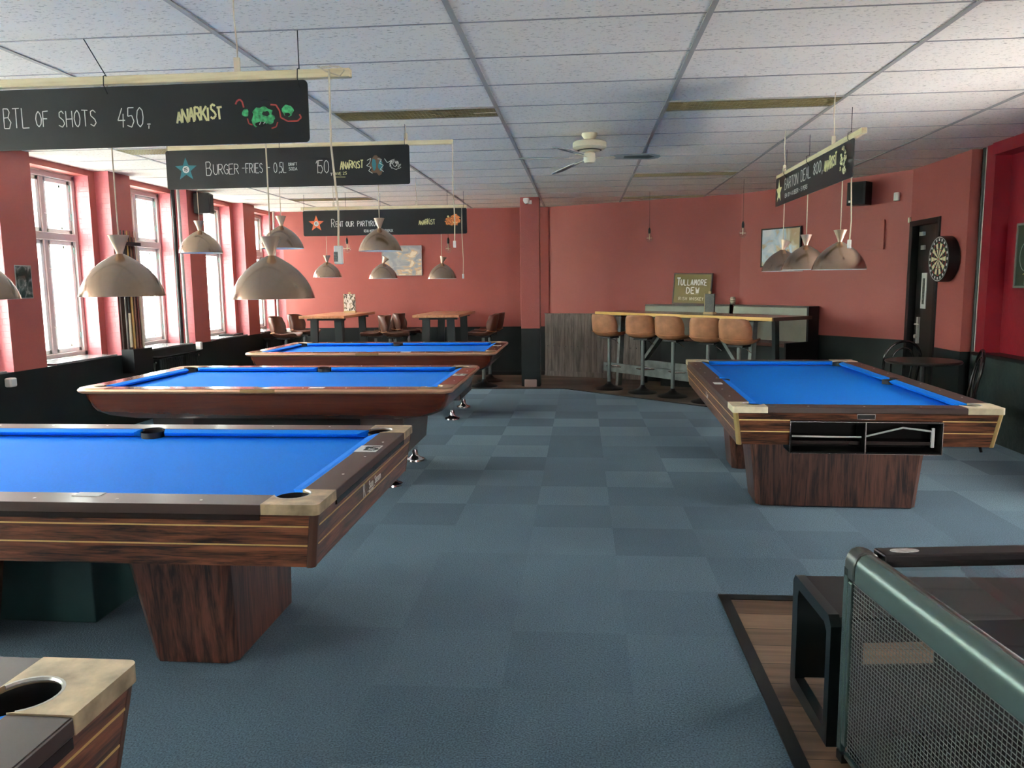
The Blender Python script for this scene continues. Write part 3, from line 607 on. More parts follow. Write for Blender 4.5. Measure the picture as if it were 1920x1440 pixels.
def table_straight(label, loc, rz, L, W, ped_x, ped_hw, capm, postm, ball_box=None, ped_side=0.06, ped_off=0.0):
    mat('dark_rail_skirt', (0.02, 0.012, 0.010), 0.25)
    topz = 0.80; hx, hy = L / 2, W / 2
    t = thing('pool_table', label, 'pool table', loc, rz, 'pool tables')
    pool_common(t, L, W, 0.125, topz, RAILB, capm, LINER)
    zt, zb, sl = topz - 0.035, 0.572, 0.028
    def ring(z):
        k = sl * (zt - z) / (zt - zb) + 0.006; return hx - k, hy - k
    ax, ay = ring(zt); bx, by = ring(zb)
    tb = 0.03; pw = 0.028
    def gap_panel(sx):     # end apron, optionally with the ball box hole
        return
    for sy in (-1, 1):
        mb = MB(); mb.loft([[(-ax + pw, sy * ay, zt), (ax - pw, sy * ay, zt), (ax - pw, sy * (ay - tb), zt), (-ax + pw, sy * (ay - tb), zt)], [(-bx + pw, sy * by, zb), (bx - pw, sy * by, zb), (bx - pw, sy * (by - tb), zb), (-bx + pw, sy * (by - tb), zb)]])
        ap = mb.build('apron', ROSEX, t)
        mb = MB()
        for z in (0.722, 0.652):
            x_, y_ = ring(z); mb.box(-x_ + pw, sy * (y_ - 0.004), z - 0.0025, x_ - pw, sy * (y_ + 0.0015), z + 0.0025)
        mb.build('gold_stripe', GOLD, ap)
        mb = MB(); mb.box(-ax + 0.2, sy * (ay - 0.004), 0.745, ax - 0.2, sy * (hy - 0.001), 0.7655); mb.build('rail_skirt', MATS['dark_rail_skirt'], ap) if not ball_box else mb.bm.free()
    for sx in (-1, 1):
        cut = ball_box if (ball_box and sx == ball_box[0]) else None
        segs = [(-1, 1)] if not cut else [(-1, cut[1]), (cut[2], 1)]
        mb = MB()
        def yy(v, k, z): 
            x_, y_ = ring(z); return -y_ + pw if v == -1 else (y_ - pw if v == 1 else v)
        def panel(v0, v1, za, zc):
            xa, _ = ring(za); xc, _ = ring(zc)
            mb.loft([[(sx * xa, yy(v0, 0, za), za), (sx * xa, yy(v1, 0, za), za), (sx * (xa - tb), yy(v1, 0, za), za), (sx * (xa - tb), yy(v0, 0, za), za)],
                     [(sx * xc, yy(v0, 0, zc), zc), (sx * xc, yy(v1, 0, zc), zc), (sx * (xc - tb), yy(v1, 0, zc), zc), (sx * (xc - tb), yy(v0, 0, zc), zc)]])
        if cut:
            panel(-1, 1, zt, 0.722)
            for (v0, v1) in segs: panel(v0, v1, 0.722, zb)
        else: panel(-1, 1, zt, zb)
        ap = mb.build('apron', ROSEY, t)
        mb = MB()
        for z in (0.722, 0.652):
            x_, y_ = ring(z)
            for (v0, v1) in segs: mb.box(sx * (x_ - 0.004), yy(v0, 0, z), z - 0.0025, sx * (x_ + 0.0015), yy(v1, 0, z), z + 0.0025)
        mb.build('gold_stripe', GOLD, ap)
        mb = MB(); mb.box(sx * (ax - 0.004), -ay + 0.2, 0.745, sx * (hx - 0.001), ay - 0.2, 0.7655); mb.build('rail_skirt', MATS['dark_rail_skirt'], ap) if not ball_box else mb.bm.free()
        for sy in (-1, 1):
            mb = MB(); P = lambda X, Y: [(sx * (X - pw), sy * (Y - 0.0)), (sx * (X - 0.012), sy * Y), (sx * X, sy * (Y - 0.012)), (sx * X, sy * (Y - pw)), (sx * (X - pw), sy * (Y - pw))]
            mb.loft([[(x, y, zt) for x, y in P(ax + 0.001, ay + 0.001)], [(x, y, zb - 0.004) for x, y in P(bx + 0.001, by + 0.001)]]); mb.build('corner_post', postm, t, bevel=0.003)
    # underside and pedestals
    mb = MB(); mb.box(-bx + 0.03, -by + 0.03, zb, bx - 0.03, by - 0.03, zb + 0.02); mb.build('underside', MATS['dark_rail_skirt'], t)
    for sx in (-1, 1):
        x0 = sx * ped_x
        def r(z, k): # k=0 bottom, 1 top
            w = ped_hw + ped_side * k; a = x0; b_ = x0 - sx * (0.36 + 0.09 * k); c = 0.035
            return [(a, -w + c, z), (a, w - c, z), (a - sx * c, w, z), (b_ + sx * c, w, z), (b_, w - c, z), (b_, -w + c, z), (b_ + sx * c, -w, z), (a - sx * c, -w, z)]
        mb = MB(Matrix.Translation((0, ped_off, 0))); mb.loft([r(0.008, 0), r(zb, 1)]); mb.build('pedestal', ROSEZ, t, bevel=0.003)
    if ball_box:
        sx, y0, y1 = ball_box; x_, _ = ring(0.72); xi = x_ - 0.16; z0, z1 = 0.530, 0.716; xo = x_ + 0.012
        mb = MB()
        mb.box(sx * xi, y0, z0, sx * xo, y1, z0 + 0.010); mb.box(sx * xi, y0, z1 - 0.010, sx * xo, y1, z1); mb.box(sx * xi, y0, z0, sx * xo, y0 + 0.01, z1); mb.box(sx * xi, y1 - 0.01, z0, sx * xo, y1, z1)
        mb.box(sx * xi, y0, z0, sx * (xi + 0.01), y1, z1); ym = (y0 + y1) / 2 + sx * 0.0; mb.box(sx * xi, ym - 0.005, z0, sx * (xo - 0.003), ym + 0.005, z1)
        bb = mb.build('ball_return_box', mat('matt_black_box', (0.003, 0.0035, 0.0035), 0.6, spec=0.15), t)
        mb = MB(); a = 0.004
        mb.bar((sx * xo, y0, z1), (sx * xo, y1, z1), a); mb.bar((sx * xo, y0, z0), (sx * xo, y1, z0), a); mb.bar((sx * xo, y0, z0), (sx * xo, y0, z1), a); mb.bar((sx * xo, y1, z0), (sx * xo, y1, z1), a); mb.bar((sx * xo, ym, z0), (sx * xo, ym, z1), 0.006)
        mb.build('box_trim', CHROME, bb)
        mb = MB(); ys = [y0 + 0.01, y0 + (ym - y0) * 0.55, ym, ym + (y1 - ym) * 0.55, y1 - 0.03]; zz = [0.62, 0.617, 0.617, 0.672, 0.655]
        if sx < 0: ys = [y0 + 0.03] + ys[1:4] + [y1 - 0.01]; ys = [y1 - (v - y0) for v in (y0 + 0.01, y0 + (ym - y0) * 0.55, ym, ym + (y1 - ym) * 0.55, y1 - 0.03)]
        mb.tube([(sx * (xo - 0.06 - (0.02 if i == 3 else 0)), y, z) for i, (y, z) in enumerate(zip(ys, zz))], 0.0055, 8)
        mb.box(sx * (xo - 0.07), ys[-1] - 0.008, 0.56, sx * (xo - 0.055), ys[-1] + 0.008, 0.675)
        lab(mb.build('ball_rail', mat('white_wire', (0.85, 0.9, 0.88), 0.4), bb), 'white bent rail inside the box')
        xb = ring(0.73)[0] + 0.004
        mb = MB(); mb.box(sx * (xb - 0.004), -0.048, 0.733, sx * (xb + 0.003), 0.048, 0.761); bd_ = mb.build('badge', SATIN, t)
        mb = MB(); xb += 0.003
        for (ya, za, yb, zb_) in ((-0.049, 0.733, 0.049, 0.733), (-0.049, 0.761, 0.049, 0.761), (-0.049, 0.733, -0.049, 0.761), (0.049, 0.733, 0.049, 0.761)): mb.bar((sx * xb, ya, za), (sx * xb, yb, zb_), 0.003)
        mb.build('badge_frame', CHROME, bd_)
    return t

def sticker(t, x, y, w, h, z=0.8005, rot=0.0, marks=None, m=None):
    T = Matrix.Translation((x, y, z)) @ Matrix.Rotation(rot, 4, 'Z')
    mb = MB(T); mb.box(-w / 2, -h / 2, 0, w / 2, h / 2, 0.0012); s = mb.build('sticker', m or PAPER, t)
    if marks:
        mb = MB(T); strokes(mb, marks, -w * 0.3, -h * 0.3, h * 0.35, h * 0.6, h * 0.12, 0.0018); mb.build('sticker_print', BLACK, s)
    return s

# nearest full table on the left
T2L, T2W = 2.70, 1.49
t2 = table_straight('large rosewood pool table with blue cloth in the left foreground', (-0.88 - T2L / 2, 3.215, 0), 0, T2L, T2W, T2L / 2 - 0.52, 0.325, BRASS, mat('dark_brown_post', (0.075, 0.035, 0.022), 0.35, coat=0.3), ped_side=0.05)
sticker(t2, 0.475, -0.645, 0.10, 0.05)
sticker(t2, 1.275, 0.16, 0.10, 0.13, rot=0.0, marks='15')
def side_logo(t, mtx, text, size, m=CHALK, sx=0.8, mark=True):
    o = font_obj(text, size, m, t, mtx, sx, 'LEFT'); return o
# end-face lettering of the left table: facing +x
Mx = Matrix.Translation((T2L / 2 - 0.0115, 0, 0)) @ Matrix.Rotation(PI / 2, 4, 'Z') @ Matrix.Rotation(PI / 2, 4, 'X')
side_logo(t2, Matrix.Translation((0, -0.17, 0.665)) @ Mx, 'R', 0.085, sx=0.7)
side_logo(t2, Matrix.Translation((0, -0.10, 0.678)) @ Mx, '_Sam_Steam', 0.050, sx=0.85)
side_logo(t2, Matrix.Translation((0, -0.08, 0.662)) @ Mx, 'BILLIARD', 0.018, sx=1)
side_logo(t2, Matrix.Translation((0.01, -T2W / 2 + 0.0155, 0.672)) @ Matrix.Rotation(PI / 2, 4, 'X'), 'BILLIARD', 0.042, sx=0.9)
side_logo(t2, Matrix.Translation((0.03, -T2W / 2 + 0.0165, 0.658)) @ Matrix.Rotation(PI / 2, 4, 'X'), 'SERVICE', 0.018, sx=0.9)
# corner of the closest table
t0 = table_straight('rosewood pool table showing only one corner pocket at the bottom left', (-0.87 - 1.35, 1.385 - 0.745, 0), 0, 2.70, 1.49, 0.83, 0.325, BRASS, MATS['dark_brown_post'])
# right table, lengthwise
TRL, TRW = 2.86, 1.50
tr = table_straight('rosewood pool table on the right with pale brass corners and black ball box', (1.685, 6.01, 0), PI / 2 - 0.035, TRL, TRW, TRL / 2 - 0.72, 0.52, IVORY, mat('gold_post', (0.52, 0.38, 0.16), 0.35, metal=0.4), ball_box=(-1, -0.42, 0.42), ped_side=0.06, ped_off=-0.055)
sticker(tr, -0.34, 0.69, 0.10, 0.06)
Mr = Matrix.Translation((0, TRW / 2 - 0.0135, 0.668)) @ Matrix.Rotation(PI, 4, 'Z') @ Matrix.Rotation(PI / 2, 4, 'X')
side_logo(tr, Matrix.Translation((-0.05, 0, 0)) @ Mr, 'R_Sam', 0.05, sx=0.9)
side_logo(tr, Matrix.Translation((-0.09, 0, -0.008)) @ Mr, 'BILLIARD', 0.016, sx=0.9)

def table_round(label, loc, L, W):
    topz = 0.80; hx, hy = L / 2, W / 2
    t = thing('pool_table', label, 'pool table', loc, 0, 'pool tables')
    RC = 0.10
    pool_common(t, L, W, 0.130, topz, MAHOGR, BRONZE, IVORY, round_c=RC, cap_len=0.24)
    def rr(ix, iy, r, z, n=8):
        X, Y = hx - ix, hy - iy; P = []
        for cx, cy, a in ((X - r, Y - r, 0), (-X + r, Y - r, 90), (-X + r, -Y + r, 180), (X - r, -Y + r, 270)):
            P += [(cx + r * math.cos(math.radians(a + 90 * i / n)), cy + r * math.sin(math.radians(a + 90 * i / n)), z) for i in range(n + 1)]
        return P
    mb = MB(); mb.loft([rr(0.002, 0.002, RC, topz - 0.036), rr(-0.006, -0.006, RC, topz - 0.028), rr(-0.009, -0.009, RC, topz - 0.018), rr(-0.006, -0.006, RC, topz - 0.008), rr(0.004, 0.004, RC, topz - 0.001)], cap=False, smooth=True)
    mb.build('rail_edge_trim', COPTRIM, t)
    mb = MB(); rings = []
    for (z, i, r) in ((0.768, 0.012, 0.11), (0.74, 0.022, 0.11), (0.70, 0.036, 0.10), (0.66, 0.052, 0.09), (0.62, 0.078, 0.08)): rings.append(rr(i + 0.01, i, r, z))
    rings.append(rr(0.17, 0.10, 0.08, 0.585)); rings.append(rr(0.34, 0.13, 0.08, 0.560))
    mb.loft(rings, cap=False, smooth=True); mb.build('apron', MAHOG, t)
    mb = MB(); mb.box(-hx + 0.75, -0.50, 0.26, hx - 0.75, 0.50, 0.56); mb.build('underframe', SATIN, t)
    mb = MB(); mb.prism([(p[0] * 0.98, p[1] * 0.97) for p in rr(0.34, 0.13, 0.08, 0)], 0.5605, 0.59); mb.build('underside', SATIN, t)
    for sx in (-1, 1):
        x0 = sx * (hx - 0.44)
        mb = MB(); mb.loft([[(x0, -0.46, 0.215), (x0, 0.46, 0.215), (x0 - sx * 0.30, 0.46, 0.215), (x0 - sx * 0.30, -0.46, 0.215)], [(x0 + sx * 0.03, -0.50, 0.565), (x0 + sx * 0.03, 0.50, 0.565), (x0 - sx * 0.34, 0.50, 0.565), (x0 - sx * 0.34, -0.50, 0.565)]])
        lg = mb.build('pedestal', mat('grey_brown_leg', (0.085, 0.062, 0.055), 0.35), t, bevel=0.01)
        for sy in (-1, 1):
            mb = MB(); mb.lathe([(0.03, 0.22), (0.026, 0.12), (0.028, 0.05), (0.045, 0.030), (0.085, 0.014), (0.088, 0.0)], (x0 - sx * 0.10, sy * 0.43, 0.0), 24, cap=True)
            mb.build('levelling_foot', CHROME, lg)
    # side pocket plates on the rails
    for sy in (-1, 1):
        mb = MB(); mb.box(-0.13, sy * (hy - 0.004), topz - 0.03, 0.13, sy * (hy + 0.0105), topz - 0.004); mb.build('side_plate', BRONZE, t, bevel=0.004)
    return t
t3 = table_round('mahogany pool table with rounded corners, middle one of the left row', (-2.33, 6.20, 0), 2.82, 1.62)
sticker(t3, 0.42, -0.755, 0.11, 0.05); sticker(t3, 1.34, 0.05, 0.10, 0.12, marks='25')
t4 = table_round('mahogany pool table with rounded corners, farthest of the left row', (-2.345, 9.16, 0), 2.82, 1.60)
sticker(t4, 0.42, -0.745, 0.11, 0.05); sticker(t4, 1.34, 0.10, 0.10, 0.06)
# dark crate under the left foreground table
mb = MB(); mb.box(-0.55, -0.18, 0, 0.55, 0.18, 0.42); o = mb.build('storage_box', TEALBOX, bevel=0.006); o.location = (-2.78, 3.42, 0.0); o.rotation_euler = (0, 0, 0); tag(o, 'dark teal board box under the left foreground pool table', 'box')
mb = MB(); mb.box(-0.12, -0.10, 0, 0.12, 0.10, 0.30); o = mb.build('storage_box', mat('dark_brown_board', (0.03, 0.02, 0.016), 0.6)); o.location = (-2.08, 3.74, 0); o.rotation_euler = (0, 0, 0.2); tag(o, 'small dark brown carton beneath the left foreground pool table', 'box')

# ------------------------------------------------------------------ pendant lamps, battens, hanging boards
def lamp(x, y, z, ztop, label, tilt=0, twist=0, group='copper pendant lamps over the pool tables', R=0.172):
    t = thing('pendant_lamp', label, 'pendant lamp', (x, y, z), twist, group)
    prof = [(R, 0), (R * 0.975, 0.018), (R * 0.905, 0.050), (R * 0.79, 0.085), (R * 0.635, 0.117), (R * 0.45, 0.144), (R * 0.26, 0.165), (0.018, 0.180)]
    mb = MB(); mb.lathe(prof, n=48); o = mb.build('shade', COPPER, t)
    mb = MB(); mb.lathe([(r - 0.0035, zz - 0.001) for r, zz in prof], n=48); mb.build('shade_lining', mat('white_lining', (0.75, 0.78, 0.80), 0.4), o)
    T = Matrix.Translation((0, 0, 0.176)) @ Matrix.Rotation(tilt, 4, 'Y')
    mb = MB(T); mb.lathe([(0.013, 0), (0.013, 0.008), (0.026, 0.045), (0.042, 0.082), (0.040, 0.083), (0.022, 0.045), (0.008, 0.01)], n=28); mb.build('neck_cone', mat('light_copper', (0.62, 0.45, 0.34), 0.42, metal=0.75), t)
    mb = MB(); mb.tube([(0, 0, 0.18), (0, 0, ztop - z)], 0.0032, 6); mb.build('cord', CORD, t)
    mb = MB(); mb.lathe([(0.004, 0.17), (0.018, 0.16), (0.018, 0.12), (0.006, 0.10), (0.024, 0.085), (0.030, 0.06), (0.022, 0.035), (0.001, 0.025)], n=16); mb.build('bulb', WHITE, t)
    return t
ZB2, ZB3, ZB4, ZBR = 2.375, 2.635, 2.43, 2.42
lamp(-1.97, 3.22, 1.497, ZB2, 'large copper dome lamp over the left foreground table, next to the windows')
lamp(-1.30, 3.22, 1.480, ZB2, 'large copper dome lamp over the left foreground table, the one with a small round sticker')
lamp(-2.65, 3.22, 1.490, ZB2, 'copper dome lamp cut by the left picture edge')
mb = MB(Matrix.Translation((-1.30, 3.22, 1.48))); 
lamp(-3.11, 6.23, 1.812, ZB3, 'copper dome lamp in front of the windows over the middle left table')
lamp(-2.42, 6.23, 1.838, ZB3, 'copper dome lamp partly hidden behind the large sticker lamp, over the middle left table')
lamp(-1.61, 6.23, 1.805, ZB3, 'copper dome lamp hanging in front of the partyroom board')
lamp(-3.03, 9.20, 1.635, ZB4, 'small copper dome lamp left under the partyroom board')
lamp(-2.35, 9.20, 1.612, ZB4, 'small copper dome lamp in the middle under the partyroom board with a tilted cone', tilt=0.5)
lamp(-1.64, 9.20, 1.603, ZB4, 'small copper dome lamp right under the partyroom board near the long pull cord', tilt=0.25)
lamp(1.705, 5.40, 1.600, ZBR + 0.008, 'copper dome lamp of the right table nearest to the camera, largest of its three')
lamp(1.68, 6.10, 1.612, ZBR - 0.02, 'middle copper dome lamp over the right table')
lamp(1.71, 6.90, 1.612, ZBR - 0.04, 'farthest copper dome lamp over the right table, in front of the picture', tilt=0.3)

def ring_of(x, y, z, r=0.011): return
def batten(name_label, p, q, along, hooks, rope_y=None):
    t = thing('hanging_batten', name_label, 'wooden batten', p, 0, 'wooden battens carrying the lamps')
    d = Vector(q) - Vector(p)
    mb = MB(); mb.bar((0, 0, 0), tuple(d), 0.034, 0.034); mb.build('batten', BATTEN if along == 'x' else BATTENY, t, bevel=0.003)
    for h in hooks:
        c = d * h; top = CE - p[2] - c.z
        mb = MB(); mb.tube([tuple(c + Vector((0, 0, 0.015))), tuple(c + Vector((0.004, 0, top * 0.3))), tuple(c + Vector((-0.004, 0.002, top * 0.6))), (c.x, c.y, c.z + top)], 0.0035, 6); mb.box(c.x - 0.012, c.y - 0.005, c.z + 0.017, c.x + 0.012, c.y + 0.005, c.z + 0.075)
        mb.build('suspension_cord', CORD, t)
    return t
b2 = batten('long wooden batten above the nearest hanging board', (-3.3, 3.22, ZB2 + 0.017), (-0.93, 3.22, ZB2 + 0.010), 'x', [0.80, 0.2])
mb = MB(); mb.tube([(2.24, -0.02, 0.02), (2.27, -0.022, 0), (2.33, -0.02, -0.022), (2.35, -0.018, 0.0), (2.32, 0.0, 0.022), (2.25, 0.0, 0.02)], 0.003, 6); mb.build('cord_loop', CORD, b2)
b3 = batten('wooden batten above the burger menu board', (-3.34, 6.23, ZB3 + 0.012), (-1.0, 6.23, ZB3 + 0.004), 'x', [0.08, 0.45, 0.84])
b4 = batten('wooden batten above the partyroom board', (-3.32, 9.20, ZB4 + 0.015), (-1.33, 9.20, ZB4 + 0.005), 'x', [0.2, 0.7])
br_ = batten('wooden batten above the board on the right, running away from the camera', (1.70, 5.02, ZBR + 0.005), (1.70, 7.10, ZBR - 0.005), 'y', [0.28, 0.9])

def pull_cord(x, y, ztop, zb, label, big=False, off=0.0):
    t = thing('pull_cord', label, 'pull cord', (x, y, zb), 0, 'cords hanging from the battens')
    h = ztop - zb
    mb = MB(); mb.tube([(0, 0, 0.03), (0.006, 0, h * 0.25), (-0.004 + off, 0, h * 0.6), (off, 0, h)], 0.0042, 6); mb.build('cord', CORD, t)
    mb = MB()
    if big: mb.box(-0.017, -0.012, -0.03, 0.017, 0.012, 0.045)
    else: mb.box(-0.011, -0.009, 0, 0.011, 0.009, 0.055)
    mb.build('plug', WHITE, t, bevel=0.004)
    if big:
        mb = MB(); mb.box(-0.0175, -0.0125, -0.02, 0.0, 0.0125, 0.02); mb.build('dirty_patch', mat('grime', (0.16, 0.17, 0.16), 0.7, noise=(90, 0.6)), t)
    return t
pull_cord(-1.0, 3.19, ZB2 + 0.02, 1.65, 'cord with a dirty white switch hanging from the nearest batten', True, -0.01)
pull_cord(-1.0, 6.20, ZB3, 1.82, 'cord with a white plug at the end of the burger board batten')
pull_cord(-1.385, 9.17, ZB4, 1.60, 'wavy cord with white tip hanging right of the partyroom board')
pull_cord(1.70, 5.20, ZBR, 1.73, 'cord with a pale plug in front of the nearest right lamp', False, 0.0)

def board(label, p, w, h, rz, thick=0.006, r=0.018, ties=()):
    """board hanging in local XZ, origin bottom-left front; text helpers use the returned matrix"""
    t = thing('menu_board', label, 'menu board', p, rz, 'black hanging menu boards')
    P = arc(w - r, h - r, r, 0, 90, 5) + arc(r, h - r, r, 90, 180, 5) + arc(r, r, r, 180, 270, 5) + arc(w - r, r, r, 270, 360, 5)
    T = Matrix.Rotation(PI / 2, 4, 'X')
    mb = MB(T); mb.prism(P, -thick, 0); mb.build('panel', CHALKB, t)
    for (x, k) in ties:
        mb = MB(); mb.tube([(x, -0.003, h - 0.03), (x - 0.002, -0.024, h + 0.0), (x, -0.024, h + 0.036), (x, -0.005, h + 0.044)], 0.0022, 5); mb.tube([(x, -0.003, h + 0.04), (x + k * 0.4, -0.004, h + 0.10), (x + k, -0.004, h + 0.19)], 0.0022, 5)
        mb.build('cable_tie', BLACK, t)
    return t, T
def starp(mb, cx, cy, R, th=0.0012, k=0.42, ph=90):
    P = [(cx + (R if i % 2 == 0 else R * k) * math.cos(math.radians(ph + 36 * i)), cy + (R if i % 2 == 0 else R * k) * math.sin(math.radians(ph + 36 * i))) for i in range(10)]
    mb.prism(P, 0.0002, th)
def blob(mb, cx, cy, rx, ry, z, n=14, j=0.18):
    mb.prism([(cx + rx * (1 + random.uniform(-j, j)) * math.cos(2 * PI * k / n), cy + ry * (1 + random.uniform(-j, j)) * math.sin(2 * PI * k / n)) for k in range(n)], z, z + 0.0006)
def squig(mb, pts, t, z):
    for a, b in zip(pts, pts[1:]): mb.bar((*a, z), (*b, z), t, 0.0006)
def anarkist(t, T, x, y, w, h, th):
    mb = MB(T); xx = x
    for i, ch in enumerate('ANARKIST'):
        strokes(mb, ch, xx, y + random.uniform(-0.08, 0.08) * h + i * h * 0.03, w, h * random.uniform(0.85, 1.15), th, 0.0009, jit=th * 0.25)
        xx += w * (0.62 if ch == 'I' else 1.18)
    return lab(mb.build('logo', YELL, t), 'pale yellow brush lettering')

# board 1: BTL OF SHOTS 450,-
W1, H1 = 2.06, 0.245
bd, T = board('nearest black menu board on the left reading BTL OF SHOTS 450', (-3.165, 3.197, 2.115), W1, H1, 0, ties=((0.165, 0), (1.21, -0.085), (2.03, 0.0)))
mb = MB(T); strokes(mb, 'BTL', 0.742, 0.090, 0.030, 0.080, 0.0035, 0.001, 0.35, jit=0.001); strokes(mb, 'OF', 0.885, 0.093, 0.024, 0.062, 0.0035, 0.001, 0.3, jit=0.001); strokes(mb, 'SHOTS', 0.985, 0.088, 0.026, 0.066, 0.0035, 0.001, 0.34, jit=0.001)
strokes(mb, '450', 1.245, 0.080, 0.031, 0.078, 0.0035, 0.001, 0.3, slant=0.03); strokes(mb, ';', 1.368, 0.082, 0.028, 0.05, 0.0035, 0.001)
lab(mb.build('lettering', CHALK, bd), 'white chalk lettering')
anarkist(bd, T, 1.500, 0.092, 0.0225, 0.052, 0.0085)
T = T @ Matrix.Translation((0.068, -0.008, 0))
mb = MB(T); blob(mb, 1.80, 0.120, 0.043, 0.034, 0.001); blob(mb, 1.727, 0.130, 0.015, 0.017, 0.001); blob(mb, 1.905, 0.133, 0.024, 0.022, 0.001); blob(mb, 1.772, 0.100, 0.020, 0.030, 0.0012); blob(mb, 1.83, 0.105, 0.02, 0.02, 0.0012)
art = lab(mb.build('artwork', GREEN, bd), 'abstract green blots')
for pts_, w_, z_ in (([(1.722, 0.152), (1.716, 0.176), (1.706, 0.184), (1.694, 0.178), (1.688, 0.165)], 0.007, 0.0014), ([(1.835, 0.160), (1.858, 0.158), (1.872, 0.135), (1.876, 0.108), (1.905, 0.092), (1.945, 0.092), (1.962, 0.105), (1.955, 0.118)], 0.006, 0.0018),
                     ([(1.735, 0.108), (1.740, 0.088), (1.755, 0.082)], 0.005, 0.0014), ([(1.835, 0.066), (1.855, 0.072), (1.862, 0.09)], 0.005, 0.0014)):
    mb = MB(T); squig(mb, pts_, w_, z_); mb.build('red_band', REDA, art)
mb = MB(T); blob(mb, 1.815, 0.125, 0.016, 0.010, 0.0019); blob(mb, 1.79, 0.083, 0.022, 0.012, 0.0019); blob(mb, 1.905, 0.118, 0.012, 0.008, 0.0019); squig(mb, [(1.795, 0.175), (1.815, 0.180), (1.838, 0.172)], 0.005, 0.0014); mb.build('artwork_black', BLACK, art)
mb = MB(T); squig(mb, [(1.785, 0.082), (1.792, 0.093)], 0.003, 0.0028); squig(mb, [(1.802, 0.084), (1.81, 0.093)], 0.003, 0.0028); mb.build('artwork_white', CHALK, art)

def star_badge(t, T, cx, cy, R, m, txt):
    mb = MB(T); starp(mb, cx, cy, R); s = mb.build('star', m, t)
    mb = MB(T); mb.prism(arc(cx, cy, R * 0.30, 0, 342, 19), 0.0012, 0.0018); mb.build('star_disc', CHALK, s)
    mb = MB(T); strokes(mb, txt, cx - R * 0.20, cy - R * 0.14, R * 0.19, R * 0.28, R * 0.05, 0.0022, 0.55); mb.build('star_number', BLACK, s)
# board 2: BURGER - FRIES - 0,5L 150
W2, H2 = 2.0, 0.305
bd, T = board('second black menu board with a teal star reading BURGER FRIES 150', (-3.345, 6.205, 2.322), W2, H2, 0, ties=((0.03, 0), (0.96, 0.0), (1.97, 0)))
star_badge(bd, T, 0.165, 0.155, 0.095, TEAL, '15')
mb = MB(T); x = strokes(mb, 'B', 0.335, 0.105, 0.045, 0.105, 0.005, 0.001); x = strokes(mb, 'URGER', 0.395, 0.110, 0.035, 0.080, 0.0045, 0.001, 0.25, jit=0.001)
strokes(mb, '-', 0.63, 0.12, 0.03, 0.07, 0.004, 0.001); strokes(mb, 'FRIES', 0.665, 0.115, 0.026, 0.075, 0.0045, 0.001, 0.25); strokes(mb, '-', 0.84, 0.12, 0.03, 0.07, 0.004, 0.001); strokes(mb, '0', 0.895, 0.112, 0.03, 0.08, 0.0045, 0.001); strokes(mb, ',', 0.935, 0.115, 0.015, 0.04, 0.004, 0.001); strokes(mb, '5L', 0.945, 0.112, 0.024, 0.08, 0.0045, 0.001, 0.2)
strokes(mb, 'DRAFT &', 1.02, 0.165, 0.012, 0.022, 0.003, 0.001, 0.2); strokes(mb, 'SODA', 1.02, 0.128, 0.014, 0.024, 0.003, 0.001, 0.3)
strokes(mb, '150', 1.235, 0.100, 0.042, 0.100, 0.0045, 0.001, 0.15); strokes(mb, ';', 1.355, 0.090, 0.03, 0.05, 0.0045, 0.001)
lab(mb.build('lettering', CHALK, bd), 'white chalk lettering')
mb = MB(T); strokes(mb, 'SAVE', 1.38, 0.083, 0.014, 0.022, 0.003, 0.001, 0.25); strokes(mb, '25', 1.46, 0.085, 0.014, 0.022, 0.003, 0.001, 0.25); squig(mb, [(1.39, 0.068), (1.48, 0.066)], 0.003, 0.001); mb.build('small_lettering', YELL, bd)
anarkist(bd, T, 1.44, 0.125, 0.0215, 0.058, 0.0075)
mb = MB(T); blob(mb, 1.735, 0.15, 0.055, 0.075, 0.0008, 20, 0.25); art = mb.build('artwork', BROWNA, bd)
mb = MB(T); blob(mb, 1.715, 0.16, 0.016, 0.045, 0.0016); blob(mb, 1.765, 0.15, 0.018, 0.04, 0.0016); mb.build('artwork_teal', TEAL, art)
mb = MB(T)
for i in range(26):
    a = random.uniform(0, 2 * PI); r = random.uniform(0.008, 0.045); cx, cy = 1.885, 0.155
    squig(mb, [(cx + r * math.cos(a), cy + r * 0.9 * math.sin(a)), (cx + r * math.cos(a + 0.7) * 1.1, cy + r * math.sin(a + 0.7)), (cx + r * 1.2 * math.cos(a + 1.0), cy + r * 1.1 * math.sin(a + 1.0))], 0.0035, 0.0022)
squig(mb, [(1.66, 0.19), (1.69, 0.205), (1.68, 0.17), (1.655, 0.15), (1.69, 0.135), (1.67, 0.11), (1.70, 0.09)], 0.004, 0.0022)
squig(mb, [(1.745, 0.20), (1.775, 0.195), (1.76, 0.165), (1.79, 0.15), (1.765, 0.12), (1.79, 0.10)], 0.004, 0.0022); squig(mb, [(1.80, 0.20), (1.82, 0.17), (1.86, 0.18), (1.84, 0.14)], 0.004, 0.0022)
mb.build('artwork_white', CHALK, art)
